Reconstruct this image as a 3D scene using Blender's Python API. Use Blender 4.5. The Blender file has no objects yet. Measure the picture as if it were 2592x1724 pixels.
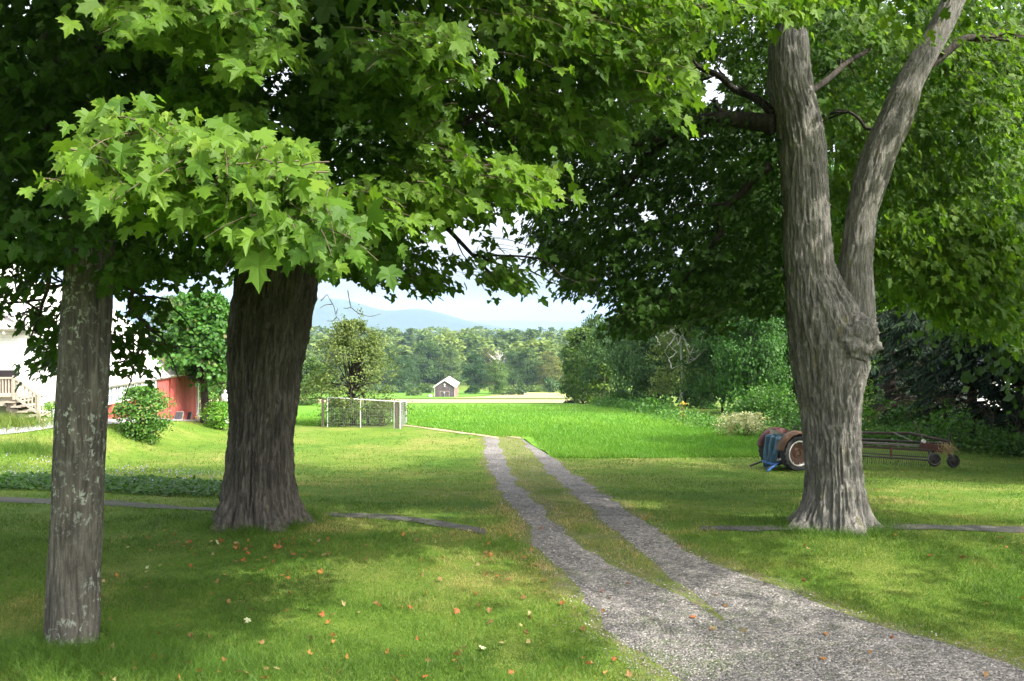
import bpy, math, random
import numpy as np
PI = math.pi
RS = np.random.RandomState
C = bpy.context.scene.collection
F, HX, HY, EYE = 2300.0, 1296.0, 820.0, 3.1      # focal length in photo pixels, principal column, horizon row, eye height

# ------------------------------------------------------------------ world, sun, camera
SUN_AZ, SUN_EL = math.radians(124), math.radians(46)      # azimuth clockwise from +Y
SUN = np.array([math.sin(SUN_AZ)*math.cos(SUN_EL), math.cos(SUN_AZ)*math.cos(SUN_EL), math.sin(SUN_EL)])
sc = bpy.context.scene
w = bpy.data.worlds.new("World"); sc.world = w; w.use_nodes = True
nt = w.node_tree
sky = nt.nodes.new("ShaderNodeTexSky"); sky.sky_type = 'NISHITA'; sky.sun_disc = False
sky.sun_elevation = SUN_EL; sky.sun_rotation = SUN_AZ; sky.air_density = 1.0; sky.dust_density = 6.5; sky.ozone_density = 0.4
bg = nt.nodes["Background"]; bg.inputs[1].default_value = 0.15
hs = nt.nodes.new("ShaderNodeHueSaturation"); hs.inputs["Saturation"].default_value = 0.28; hs.inputs["Value"].default_value = 2.0      # sky colour paled and brightened toward white
nt.links.new(sky.outputs[0], hs.inputs["Color"]); nt.links.new(hs.outputs[0], bg.inputs[0])
sl = bpy.data.lights.new("sun", 'SUN'); sl.energy = 4.3; sl.angle = math.radians(0.53); sl.color = (1.0, 0.95, 0.86)
so = bpy.data.objects.new("sun", sl); C.objects.link(so); so.location = (30, -20, 40)
from mathutils import Vector
so.rotation_euler = Vector(SUN).to_track_quat('Z', 'Y').to_euler()
cd = bpy.data.cameras.new("camera"); co = bpy.data.objects.new("camera", cd); C.objects.link(co)
cd.sensor_width = 36; cd.lens = 36*F/2592; cd.shift_y = -(862-HY)/2592; cd.clip_end = 40000; cd.clip_start = 0.05
co.location = (0, 0, EYE); co.rotation_euler = (PI/2, 0, 0); sc.camera = co
sc.view_settings.view_transform = 'Standard'; sc.view_settings.look = 'None'; sc.view_settings.exposure = EXPOSURE = 1.1
sc.view_settings.gamma = 1
sc.render.engine = 'CYCLES'
cy = sc.cycles
cy.max_bounces = 8; cy.diffuse_bounces = 4; cy.glossy_bounces = 2; cy.transmission_bounces = 4; cy.volume_bounces = 1; cy.transparent_max_bounces = 6
cy.use_denoising = True; cy.denoiser = 'OPENIMAGEDENOISE'; cy.denoising_prefilter = 'NONE'; cy.sample_clamp_indirect = 6.0; cy.caustics_reflective = False; cy.caustics_refractive = False

# ------------------------------------------------------------------ noise and terrain
def _h(ix, iy, iz, seed):
    n = (ix.astype(np.int64)*374761393 + iy.astype(np.int64)*668265263 + iz.astype(np.int64)*2147483647 + seed*1274126177) & 0xFFFFFFFF
    n = ((n ^ (n >> 13))*1274126177) & 0xFFFFFFFF
    return ((n ^ (n >> 16)) & 0xFFFF)/65535.0
def noise(x, y, z=0.0, seed=0):
    x, y, z = np.broadcast_arrays(np.asarray(x, float), np.asarray(y, float), np.asarray(z, float))
    ix, iy, iz = np.floor(x), np.floor(y), np.floor(z)
    fx, fy, fz = x-ix, y-iy, z-iz
    fx, fy, fz = fx*fx*(3-2*fx), fy*fy*(3-2*fy), fz*fz*(3-2*fz)
    r = 0
    for a in (0, 1):
        for b in (0, 1):
            for c in (0, 1):
                wgt = (fx if a else 1-fx)*(fy if b else 1-fy)*(fz if c else 1-fz)
                r = r + wgt*_h(ix+a, iy+b, iz+c, seed)
    return r*2-1
def fbm(x, y, z=0.0, seed=0, o=3):
    r, a, f = 0, 1.0, 1.0
    for k in range(o):
        r = r + a*noise(np.asarray(x)*f, np.asarray(y)*f, np.asarray(z)*f, seed+k*17); a *= .5; f *= 2.03
    return r
def sstep(a, b, x):
    t = np.clip((x-a)/(b-a), 0, 1); return t*t*(3-2*t)
_T = np.array([(-80,3.1),(0,3.1),(8,3.14),(12,3.1),(14,3.12),(17,3.35),(20,3.7),(24,4.15),(28,4.52),(34,4.82),(40,5.0),(46,5.2),(55,5.78),
 (70,6.9),(90,8.4),(110,9.9),(140,12.3),(165,14.4),(200,17.3),(240,20.3),(290,23.9),(340,27.4),(400,31),(470,34.5),(540,36),(700,33.5),
 (900,29.5),(1300,31),(2000,50),(4000,90),(13000,170)])
_s = np.linspace(0, math.log(13100), 3000)
_d = np.interp(np.exp(_s)-90, _T[:, 0], _T[:, 1])
_sY = np.concatenate([np.arange(-80, 60, .25), np.arange(60, 600, 1.0), np.arange(600, 13000, 20.)])
def _smooth():
    d = np.interp(_sY, _T[:, 0], _T[:, 1]); out = np.zeros_like(d); wsum = 0
    for k, wg in zip(np.linspace(-1, 1, 9), (1, 2, 3, 4, 4, 4, 3, 2, 1)):
        out += wg*np.interp(_sY + k*np.maximum(1.5, .09*np.abs(_sY)), _sY, d); wsum += wg
    return out/wsum
_sD = _smooth()
MOUNDS = [(-3.85, 13.9, 1.5, .10), (4.8, 13.5, 1.5, .10), (-4.15, 8.6, .7, .10)]
def terr(X, Y):
    X = np.asarray(X, float); Y = np.asarray(Y, float)
    z = EYE - np.interp(Y, _sY, _sD)
    z = z + sstep(-12.5, -16.5, X)*(1.12*sstep(26, 34, Y)*(1-.62*sstep(37, 46, Y))*(1-sstep(60, 100, Y)))
    for mx, my, s, h in MOUNDS:
        z = z + h*np.exp(-((X-mx)**2+(Y-my)**2)/(2*s*s))
    z = z + .035*fbm(X/3.1, Y/3.1, 0, 5, 2)*(1-sstep(60, 120, Y)) + sstep(150, 500, Y)*.8*noise(X/60, Y/60, 0, 9)
    return z
def at(px, py, Y):
    return np.array([(px-HX)*Y/F, Y, EYE-(py-HY)*Y/F])
def px2g(px, py):
    Ys = np.concatenate([np.arange(3, 70, .03), np.arange(70, 700, .5)])
    P = terr((px-HX)*Ys/F, Ys); ray = EYE-(py-HY)*Ys/F
    k = np.argmax(ray <= P)
    Y = Ys[k]
    return np.array([(px-HX)*Y/F, Y])
_yt = np.concatenate([np.arange(4, 80, .1), np.arange(80, 400, 1.)])
_yp = HY+F*(EYE-(EYE-np.interp(_yt, _sY, _sD)))/_yt
def py2Y(py):      # fast, flat across
    return np.interp(-np.asarray(py), -_yp, _yt)
def topx(P):
    P = np.asarray(P); Y = np.maximum(P[..., 1], .01)
    return HX+F*P[..., 0]/Y, HY-F*(P[..., 2]-EYE)/Y
def inpoly(x, y, poly):
    x = np.asarray(x); y = np.asarray(y); r = np.zeros(x.shape, bool)
    p = np.asarray(poly, float); q = np.roll(p, -1, 0)
    for (x0, y0), (x1, y1) in zip(p, q):
        c = ((y0 > y) != (y1 > y)) & (x < (x1-x0)*(y-y0)/((y1-y0) if y1 != y0 else 1e-9)+x0)
        r ^= c
    return r

# ------------------------------------------------------------------ mesh building
class MB:
    def __init__(s): s.V = []; s.n = 0; s.Fs = []; s.T = []; s.M = []
    def add(s, V, Fc, tint=0.5, mat=0):
        V = np.asarray(V, float).reshape(-1, 3); Fc = np.asarray(Fc, int)
        if len(Fc) == 0: return
        s.V.append(V); s.Fs.append(Fc+s.n); s.n += len(V)
        s.T.append(np.broadcast_to(np.asarray(tint, float), (len(Fc),)).copy()); s.M.append(np.full(len(Fc), mat))
    def box(s, c, size, rot=0.0, tint=.5, mat=0, tilt=None):
        x, y, z = [v/2 for v in size]
        V = np.array([(-x,-y,-z),(x,-y,-z),(x,y,-z),(-x,y,-z),(-x,-y,z),(x,-y,z),(x,y,z),(-x,y,z)])
        if tilt is not None: V = V @ np.asarray(tilt).T
        cr, sr = math.cos(rot), math.sin(rot)
        V = V @ np.array([(cr,-sr,0),(sr,cr,0),(0,0,1)]).T + np.asarray(c)
        s.add(V, [(0,3,2,1),(4,5,6,7),(0,1,5,4),(1,2,6,5),(2,3,7,6),(3,0,4,7)], tint, mat)
    def tube(s, P, R, seg=8, tint=.5, mat=0, cap=True):
        P = np.asarray(P, float); n = len(P); R = np.broadcast_to(np.asarray(R, float), (n,))
        T = np.gradient(P, axis=0); T /= np.linalg.norm(T, axis=1)[:, None]+1e-12
        u = np.cross(T[0], (0, 0, 1.)); 
        if np.linalg.norm(u) < .05: u = np.cross(T[0], (1., 0, 0))
        u /= np.linalg.norm(u); a = np.arange(seg)*2*PI/seg; V = []
        for i in range(n):
            u = u-T[i]*np.dot(u, T[i]); u /= np.linalg.norm(u); v = np.cross(T[i], u)
            V.append(P[i]+R[i]*(np.cos(a)[:, None]*u+np.sin(a)[:, None]*v))
        s.add(np.concatenate(V), grid_faces(n, seg, True), tint, mat)
        if cap and seg > 3:
            s.add(V[0], [list(range(seg))[::-1]], tint, mat); s.add(V[-1], [list(range(seg))], tint, mat)
    def bar(s, a, b, r, seg=6, tint=.5, mat=0): s.tube([a, b], r, seg, tint, mat)
    def beam(s, a, b, wx, wz, tint=.5, mat=0):     # a box from a to b
        a = np.asarray(a, float); b = np.asarray(b, float); t = b-a; L = np.linalg.norm(t); t /= L
        u = np.cross(t, (0, 0, 1.)); u = np.array((1., 0, 0)) if np.linalg.norm(u) < .01 else u/np.linalg.norm(u); v = np.cross(u, t)
        s.box((a+b)/2, (wx, L, wz), 0, tint, mat, tilt=np.stack([u, t, v], 1))
    def lathe(s, prof, c, axis, seg=32, tint=.5, mat=0):   # profile of (radius, offset along axis)
        axis = np.asarray(axis, float); axis = axis/np.linalg.norm(axis)
        u = np.cross(axis, (0, 0, 1.)); u = np.array((1., 0, 0)) if np.linalg.norm(u) < .01 else u/np.linalg.norm(u); v = np.cross(axis, u)
        a = np.arange(seg)*2*PI/seg
        V = np.concatenate([np.asarray(c)+axis*h+r*(np.cos(a)[:, None]*u+np.sin(a)[:, None]*v) for r, h in prof])
        s.add(V, grid_faces(len(prof), seg, True), tint, mat)
    def build(s, name, mats, parent=None, smooth=False, link=True):
        me = bpy.data.meshes.new(name)
        if s.n:
            V = np.concatenate(s.V); sizes = np.concatenate([np.full(len(f), f.shape[1]) for f in s.Fs])
            loops = np.concatenate([f.ravel() for f in s.Fs])
            me.vertices.add(len(V)); me.vertices.foreach_set("co", V.ravel().astype(np.float32))
            me.loops.add(len(loops)); me.loops.foreach_set("vertex_index", loops.astype(np.int32))
            me.polygons.add(len(sizes)); st = np.concatenate([[0], np.cumsum(sizes)[:-1]])
            me.polygons.foreach_set("loop_start", st.astype(np.int32))
            me.polygons.foreach_set("material_index", np.concatenate(s.M).astype(np.int32))
            me.polygons.foreach_set("use_smooth", np.full(len(sizes), smooth))
            at_ = me.attributes.new("tint", 'FLOAT', 'FACE'); at_.data.foreach_set("value", np.concatenate(s.T).astype(np.float32))
            me.update(calc_edges=True); me.validate()
        for m in (mats if isinstance(mats, (list, tuple)) else [mats]): me.materials.append(m)
        return obj(name, me, parent)
def obj(name, me, parent=None):
    o = bpy.data.objects.new(name, me); C.objects.link(o)
    if parent is not None: o.parent = parent
    return o
def grid_faces(n, m, wrap=False):
    i, j = np.meshgrid(np.arange(n-1), np.arange(m if wrap else m-1), indexing='ij')
    a = i*m+j; b = i*m+(j+1) % m
    return np.stack([a, b, b+m, a+m], -1).reshape(-1, 4)
def thing(name, label, cat, loc=(0, 0, 0), group=None, rz=0):
    o = bpy.data.objects.new(name, None); C.objects.link(o); o.location = [float(v) for v in loc]; o.rotation_euler = (0, 0, rz)
    o.empty_display_size = .2
    return tag(o, label, cat, group)
def tag(o, label, cat, group=None):
    o['label'] = label; o['category'] = cat
    if group: o['group'] = group
    return o
def kind(o, k, label=None):
    o['kind'] = k
    if label: o['label'] = label
    return o
class Rel(MB):      # a builder whose vertices are world coordinates, stored relative to the parent's own origin
    def build(s, name, mats, parent=None, smooth=False):
        off = np.zeros(3); q = parent
        while q is not None: off = off+np.array(q.location); q = q.parent
        s.V = [v-off for v in s.V]
        return MB.build(s, name, mats, parent, smooth)

# ------------------------------------------------------------------ materials
def mat(name):
    m = bpy.data.materials.new(name); m.use_nodes = True
    return m, m.node_tree, m.node_tree.nodes["Principled BSDF"]
def N(t, typ, **kw):
    n = t.nodes.new(typ)
    for k, v in kw.items(): setattr(n, k, v)
    return n
def ramp(t, stops):
    r = t.nodes.new("ShaderNodeValToRGB"); e = r.color_ramp.elements
    while len(e) < len(stops): e.new(.5)
    for el, (p, c) in zip(e, stops): el.position = p; el.color = (*c, 1)
    return r
def noise_node(t, scale, detail=4, rough=.6, vec=None, dist=0):
    n = N(t, "ShaderNodeTexNoise"); n.inputs["Scale"].default_value = scale; n.inputs["Detail"].default_value = detail
    n.inputs["Roughness"].default_value = rough; n.inputs["Distortion"].default_value = dist
    if vec is not None: t.links.new(vec, n.inputs["Vector"])
    return n
def mapping(t, scale=(1, 1, 1), which="Object"):
    tc = N(t, "ShaderNodeTexCoord"); mp = N(t, "ShaderNodeMapping"); mp.inputs["Scale"].default_value = scale
    t.links.new(tc.outputs[which], mp.inputs["Vector"]); return mp.outputs[0]
def mix(t, fac, a, b, typ='MIX'):
    m = N(t, "ShaderNodeMix", data_type='RGBA', blend_type=typ)
    for sock, v in ((m.inputs[0], fac), (m.inputs[6], a), (m.inputs[7], b)):
        if hasattr(v, 'links'): t.links.new(v, sock)
        elif isinstance(v, (tuple, list)): sock.default_value = (*v, 1) if len(v) == 3 else v
        else: sock.default_value = v
    return m.outputs[2]
def bump(t, p, h, strength=.5, dist=.02):
    b = N(t, "ShaderNodeBump"); b.inputs["Strength"].default_value = strength; b.inputs["Distance"].default_value = dist
    t.links.new(h, b.inputs["Height"]); t.links.new(b.outputs[0], p.inputs["Normal"]); return b
def leaf_mat(name, stops, trans=.4, gain=1.9, rough=.45, spec=.35):
    """leaf: colour by the per-leaf tint, light passing through the blade"""
    m, t, p = mat(name)
    a = N(t, "ShaderNodeAttribute"); a.attribute_name = "tint"
    r = ramp(t, stops); t.links.new(a.outputs["Fac"], r.inputs[0])
    oi = N(t, "ShaderNodeObjectInfo")
    c = mix(t, 1.0, r.outputs[0], oi.outputs["Color"], 'MULTIPLY')
    t.links.new(c, p.inputs["Base Color"]); p.inputs["Roughness"].default_value = rough; p.inputs["Specular IOR Level"].default_value = spec
    tr = N(t, "ShaderNodeBsdfTranslucent"); tc = mix(t, 1.0, c, (gain, gain*1.05, gain*.55), 'MULTIPLY'); t.links.new(tc, tr.inputs[0])
    ms = N(t, "ShaderNodeMixShader"); ms.inputs[0].default_value = trans
    t.links.new(p.outputs[0], ms.inputs[1]); t.links.new(tr.outputs[0], ms.inputs[2])
    t.links.new(ms.outputs[0], t.nodes["Material Output"].inputs[0])
    return m
def flat_mat(name, col, rough=.7, var=.25, scale=6, metal=0, bmp=0.15, spec=.3):
    m, t, p = mat(name)
    n = noise_node(t, scale, 5, .65, mapping(t))
    r = ramp(t, [(.25, tuple(c*(1-var) for c in col)), (.75, tuple(min(1, c*(1+var)) for c in col))])
    t.links.new(n.outputs[0], r.inputs[0]); t.links.new(r.outputs[0], p.inputs["Base Color"])
    p.inputs["Roughness"].default_value = rough; p.inputs["Metallic"].default_value = metal; p.inputs["Specular IOR Level"].default_value = spec
    if bmp: bump(t, p, n.outputs[0], bmp, .02)
    return m
def bark_mat(name, dark, light, vscale=(10, 10, 1.7), lichen=None, moss=None):
    m, t, p = mat(name)
    v = mapping(t, vscale); n1 = noise_node(t, 2.2, 9, .70, v, .9)
    v2 = mapping(t, (3, 3, 2)); n2 = noise_node(t, 1.2, 4, .6, v2)
    r = ramp(t, [(.30, tuple(c*.5 for c in dark)), (.46, dark), (.68, light)]); t.links.new(n1.outputs[0], r.inputs[0])
    r2 = ramp(t, [(.3, (.72, .72, .72)), (.7, (1.12, 1.1, 1.05))]); t.links.new(n2.outputs[0], r2.inputs[0])
    c = mix(t, 1.0, r.outputs[0], r2.outputs[0], 'MULTIPLY')
    if lichen:
        nl = noise_node(t, 17, 5, .7, mapping(t, (1, 1, .8)), .4); rl = ramp(t, [(.54, (0, 0, 0)), (.62, (1, 1, 1))]); t.links.new(nl.outputs[0], rl.inputs[0])
        nl2 = noise_node(t, 1.6, 2, .5, mapping(t)); rl2 = ramp(t, [(.42, (.1, .1, .1)), (.6, (1, 1, 1))]); t.links.new(nl2.outputs[0], rl2.inputs[0])
        f = mix(t, 1.0, rl.outputs[0], rl2.outputs[0], 'MULTIPLY'); c = mix(t, f, c, lichen)
    if moss:
        nm = noise_node(t, 2.0, 5, .7, mapping(t, (2.4, 2.4, .7))); rm = ramp(t, [(.6, (0, 0, 0)), (.72, (.7, .7, .7))]); t.links.new(nm.outputs[0], rm.inputs[0])
        c = mix(t, rm.outputs[0], c, moss)
    t.links.new(c, p.inputs["Base Color"]); p.inputs["Roughness"].default_value = .9; p.inputs["Specular IOR Level"].default_value = .15
    bump(t, p, n1.outputs[0], 1.0, .05)
    return m
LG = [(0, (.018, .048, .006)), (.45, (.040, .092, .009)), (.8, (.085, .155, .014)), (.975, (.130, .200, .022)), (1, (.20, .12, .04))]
M = {}
M['leaf'] = leaf_mat('maple_leaf', LG, .42, 1.9, .55, .16)
M['leaf_far'] = leaf_mat('tree_foliage', [(0, (.026, .050, .013)), (.5, (.053, .090, .024)), (1, (.100, .138, .040))], .3, 1.6, .6, .2)
M['leaf_shrub'] = leaf_mat('shrub_foliage', [(0, (.030, .080, .012)), (.5, (.060, .150, .022)), (.9, (.11, .21, .035)), (1, (.19, .15, .07))], .35, 1.7, .5, .3)
M['needle'] = leaf_mat('conifer_needles', [(0, (.008, .022, .010)), (.6, (.016, .040, .018)), (.95, (.03, .055, .022)), (1, (.07, .05, .03))], .15, 1.3, .6, .2)
M['petal'] = leaf_mat('white_bloom', [(0, (.26, .30, .11)), (.6, (.46, .46, .26)), (1, (.58, .57, .38))], .3, 1.1, .6, .2)
M['yellow'] = leaf_mat('yellow_bloom', [(0, (.40, .30, .03)), (1, (.60, .45, .05))], .3, 1.1)
M['lilac'] = leaf_mat('lilac_bloom', [(0, (.30, .27, .52)), (1, (.45, .42, .65))], .3, 1.0)
M['fallen'] = leaf_mat('dry_maple_leaf', [(0, (.24, .075, .025)), (.4, (.33, .145, .038)), (.65, (.19, .11, .045)), (.85, (.30, .21, .09)), (1, (.34, .38, .22))], .2, 1.1, .6, .2)
M['grass'] = leaf_mat('grass_blade', [(0, (.042, .092, .009)), (.4, (.072, .148, .016)), (.7, (.108, .180, .026)), (.9, (.20, .20, .055)), (1, (.34, .27, .11))], .3, 1.5, .55, .25)
M['crop'] = leaf_mat('field_grass_blade', [(0, (.060, .165, .014)), (.5, (.098, .225, .020)), (1, (.15, .27, .034))], .35, 1.5, .5, .25)
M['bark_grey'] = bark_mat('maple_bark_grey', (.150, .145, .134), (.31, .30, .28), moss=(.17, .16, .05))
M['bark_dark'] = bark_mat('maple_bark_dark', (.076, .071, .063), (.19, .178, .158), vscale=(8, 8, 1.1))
M['bark_lichen'] = bark_mat('maple_bark_lichened', (.072, .068, .060), (.15, .143, .126), vscale=(8, 8, 1.0), lichen=(.32, .36, .31))
M['branch'] = bark_mat('branch_bark', (.035, .03, .025), (.09, .08, .066), vscale=(6, 6, 2))
M['twig'] = flat_mat('twig_bark', (.075, .060, .035), .8)
M['deadwood'] = flat_mat('dead_wood', (.40, .37, .34), .9, .2)
# ------------------------------------------------------------------ ground sheets
def sheet(name, rows_Y, xs_of_row, off, m, smooth=True):
    Yg = np.repeat(np.asarray(rows_Y)[:, None], xs_of_row(rows_Y[0]).shape[0], 1)
    Xg = np.stack([xs_of_row(y) for y in rows_Y]); Z = terr(Xg, Yg)+off(Xg, Yg)
    b = MB(); b.add(np.stack([Xg, Yg, Z], -1), grid_faces(*Xg.shape)[:, ::1])
    return b.build(name, m, None, smooth)
def mat_lawn():
    m, t, p = mat('lawn'); v = mapping(t)
    n1 = noise_node(t, .35, 4, .6, v, .3); n2 = noise_node(t, 2.6, 5, .7, v); n3 = noise_node(t, 45, 3, .7, mapping(t, (1, .6, 1)))
    c = ramp(t, [(.30, (.066, .138, .016)), (.5, (.105, .165, .024)), (.68, (.17, .185, .050))]); t.links.new(n1.outputs[0], c.inputs[0])
    r2 = ramp(t, [(.3, (.7, .76, .65)), (.7, (1.2, 1.14, 1.2))]); t.links.new(n2.outputs[0], r2.inputs[0])
    r3 = ramp(t, [(.32, (.55, .60, .5)), (.68, (1.3, 1.25, 1.2))]); t.links.new(n3.outputs[0], r3.inputs[0])
    cc = mix(t, 1, mix(t, 1, c.outputs[0], r2.outputs[0], 'MULTIPLY'), r3.outputs[0], 'MULTIPLY')
    t.links.new(cc, p.inputs["Base Color"]); p.inputs["Roughness"].default_value = .9; p.inputs["Specular IOR Level"].default_value = .1
    bump(t, p, n3.outputs[0], .7, .03); return m
def mat_ground(name, stops, s1, s2, b=.5, bd=.05, stretch=(1, 1, 1)):
    m, t, p = mat(name); n1 = noise_node(t, s1, 4, .6, mapping(t, stretch), .3); n2 = noise_node(t, s2, 5, .7, mapping(t))
    c = ramp(t, stops); t.links.new(n1.outputs[0], c.inputs[0])
    r = ramp(t, [(.3, (.62, .66, .6)), (.7, (1.25, 1.22, 1.2))]); t.links.new(n2.outputs[0], r.inputs[0])
    t.links.new(mix(t, 1, c.outputs[0], r.outputs[0], 'MULTIPLY'), p.inputs["Base Color"])
    p.inputs["Roughness"].default_value = .95; p.inputs["Specular IOR Level"].default_value = .1
    if b: bump(t, p, n2.outputs[0], b, bd)
    return m
M['lawn'] = mat_lawn()
M['crop_ground'] = mat_ground('crop', [(.3, (.065, .162, .014)), (.5, (.086, .19, .018)), (.7, (.118, .21, .028))], .12, 2.2, .5, .1, (.5, 1.4, 1))
M['tan'] = mat_ground('dry_stubble', [(.3, (.25, .21, .11)), (.55, (.31, .26, .14)), (.75, (.24, .25, .09))], .05, .8, .3, .1, (.4, 1, 1))
M['gold'] = mat_ground('ripe_hay', [(.3, (.30, .29, .11)), (.55, (.34, .31, .14)), (.75, (.22, .28, .08))], .06, .5, .3, .1, (.3, 1, 1))
def mat_gravel():
    m, t, p = mat('gravel'); v = mapping(t)
    vo = N(t, "ShaderNodeTexVoronoi"); vo.inputs["Scale"].default_value = 34; t.links.new(v, vo.inputs["Vector"])
    r = ramp(t, [(0, (.082, .079, .075)), (.45, (.152, .146, .138)), (.8, (.222, .212, .20)), (1, (.32, .305, .285))])
    sep = N(t, "ShaderNodeSeparateColor"); t.links.new(vo.outputs["Color"], sep.inputs[0]); t.links.new(sep.outputs[0], r.inputs[0])
    n = noise_node(t, .9, 5, .65, v, .4); rn = ramp(t, [(.3, (.62, .61, .6)), (.7, (1.25, 1.22, 1.2))]); t.links.new(n.outputs[0], rn.inputs[0])
    n2 = noise_node(t, 1.7, 5, .7, v); rb = ramp(t, [(.57, (0, 0, 0)), (.72, (.6, .6, .6))]); t.links.new(n2.outputs[0], rb.inputs[0])
    c = mix(t, rb.outputs[0], mix(t, 1, r.outputs[0], rn.outputs[0], 'MULTIPLY'), (.15, .125, .09))
    t.links.new(c, p.inputs["Base Color"]); p.inputs["Roughness"].default_value = .85; p.inputs["Specular IOR Level"].default_value = .2
    bump(t, p, vo.outputs["Distance"], .9, .03).invert = True; return m
M['gravel'] = mat_gravel()
M['path'] = mat_ground('worn_asphalt', [(.3, (.07, .07, .07)), (.55, (.10, .098, .096)), (.75, (.14, .13, .10))], 1.2, 26, .5, .02)
M['drive_grey'] = mat_ground('pale_asphalt', [(.3, (.22, .215, .225)), (.7, (.30, .29, .29))], .6, 22, .4, .02)
M['verge'] = mat_ground('worn_soil', [(.3, (.13, .115, .06)), (.5, (.10, .13, .03)), (.7, (.17, .145, .085))], 2.2, 30, .5, .02)
M['dirt'] = mat_ground('dry_dirt', [(.3, (.23, .19, .11)), (.6, (.32, .26, .16)), (.75, (.22, .24, .08))], 1.0, 9, .4, .04)

rowsY = np.concatenate([np.arange(-25, 4, 1.0), np.arange(4, 24, .16), np.arange(24, 60, .4), np.geomspace(60, 12800, 260)])
uu = np.sign(np.linspace(-1, 1, 241))*np.abs(np.linspace(-1, 1, 241))**1.5
g = kind(sheet('ground', rowsY, lambda y: uu*(24+.95*abs(y)) if y < 6000 else uu*(24+.95*6000), lambda X, Y: 0*X, M['lawn']), 'structure')

# field and drive outlines in the ground plane (photo pixels -> ground once, then plain metres)
def gpts(P): return np.array([px2g(*p) for p in P])
# hay field
FE = gpts([(1030, 1076), (1130, 1086), (1240, 1104), (1345, 1108), (1395, 1158), (1700, 1158), (2010, 1156)])
fx = 1.2*FE[4]
def edge_noise(x, s, a, seed): return a*fbm(np.asarray(x)/s, 3.7, 0, seed, 3)
# near edge as Y(X); far edge Y = 142; left limit and right limit
def field_near(X):
    return np.interp(X, FE[:, 0][[0, 1, 2, 3, 4, 5, 6]], FE[:, 1][[0, 1, 2, 3, 4, 5, 6]])+edge_noise(X, 1.3, .12, 3)
ns = 120
XL = lambda t: None
vv = np.linspace(0, 1, 90)**1.6
xs_near = np.linspace(FE[0, 0]-9, 13.0, 200)
xs_far = np.linspace(-46, 9.5, 200)
ynear = np.where(xs_near < FE[0, 0], FE[0, 1]+2.5*(FE[0, 0]-xs_near)**.9*0.35, field_near(xs_near))
Xf = xs_near[None]*(1-vv[:, None])+xs_far[None]*vv[:, None]
Yf = ynear[None]*(1-vv[:, None])+143*vv[:, None]
b = MB(); b.add(np.stack([Xf, Yf, terr(Xf, Yf)+.012+.0004*Yf], -1), grid_faces(*Xf.shape)); kind(b.build('hay_field', M['crop_ground'], None, True), 'structure')
def patch(name, corners, off, m, nx=60, ny=40, wob=.6):
    """a quad patch laid on the ground: corners near-left, near-right, far-right, far-left in metres"""
    a, b_, c, d = [np.asarray(q, float) for q in corners]
    u = np.linspace(0, 1, nx)[None, :, None]; v = np.linspace(0, 1, ny)[:, None, None]
    P = (a*(1-u)+b_*u)*(1-v)+(d*(1-u)+c*u)*v
    X, Y = P[..., 0], P[..., 1]
    Y = Y+np.where((v[..., 0] < .01) | (v[..., 0] > .99), wob*fbm(X/(12*wob+.5), 1.3, 0, 8, 2), 0)
    q = MB(); q.add(np.stack([X, Y, terr(X, Y)+off], -1), grid_faces(ny, nx)); return kind(q.build(name, m, None, True), 'structure')
patch('stubble_strip', [(-75, 142), (16, 142), (22, 262), (-110, 262)], .14, M['tan'], 80, 50, 2)
patch('grain_field', [(-22, 305), (45, 292), (60, 415), (6, 418)], .17, M['gold'], 50, 40, 3)
patch('barn_meadow', [(-150, 275), (-20, 285), (-4, 455), (-170, 455)], .15, M['crop_ground'], 60, 40, 3)

# driveway: two gravel wheel tracks that merge near the camera
LTl = [(1222,1109),(1225,1160),(1250,1215),(1290,1290),(1330,1352),(1382,1432),(1437,1490),(1474,1576),(1541,1637),(1639,1724)]
LTr = [(1263,1109),(1282,1150),(1330,1240),(1400,1320),(1500,1392),(1590,1440),(1725,1500),(1880,1570),(2060,1640),(2300,1724)]
RTl = [(1316,1109),(1362,1170),(1432,1240),(1505,1310),(1595,1392),(1660,1445),(1735,1500),(1790,1570),(1850,1640),(1950,1724)]
RTr = [(1346,1109),(1402,1160),(1482,1212),(1560,1270),(1640,1330),(1760,1400),(1872,1441),(2049,1503),(2177,1556),(2330,1608),(2592,1684)]
def edge_fn(P):
    G = gpts(P); o = np.argsort(G[:, 1]); Yk, Xk = G[o, 1], G[o, 0]
    Yk = np.concatenate([[1.0], Yk]); s = (Xk[1]-Xk[0])/(Yk[2]-Yk[1]); Xk = np.concatenate([[Xk[0]-s*(Yk[1]-1.0)*.6], Xk])
    return lambda Y: np.interp(Y, Yk, Xk)
eLl, eLr, eRl, eRr = map(edge_fn, (LTl, LTr, RTl, RTr))
jit = lambda Y, seed: .07*fbm(Y/.7, seed, 0, seed, 4)*np.clip(Y/9, .6, 1.4)
def on_gravel(X, Y):
    med = (X > eLr(Y)+jit(Y, 12)) & (X < eRl(Y)+jit(Y, 13))
    med &= (fbm(X/.5, Y/.7, 0, 31, 3) > np.interp(Y, [9.0, 10.5, 12.0], [.75, .2, -2]))
    return (Y < 41) & (X > eLl(Y)+jit(Y, 11)) & (X < eRr(Y)+jit(Y, 14)) & ~med
ys = np.concatenate([np.arange(1.2, 16, .06), np.arange(16, 40.3, .12)]); t30 = np.linspace(0, 1, 30)
q = MB()
for l, r_, s0, s1, o in ((eLl, eLr, 11, 12, .012), (eRl, eRr, 13, 14, .016)):
    Yd = np.repeat(ys[:, None], 30, 1); a = (l(ys)+jit(ys, s0))[:, None]; c = (r_(ys)+jit(ys, s1))[:, None]; Xd = a+(c-a)*t30
    q.add(np.stack([Xd, Yd, terr(Xd, Yd)+o-.03*(np.abs(t30-.5)*2)**6], -1), grid_faces(*Xd.shape))
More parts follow.
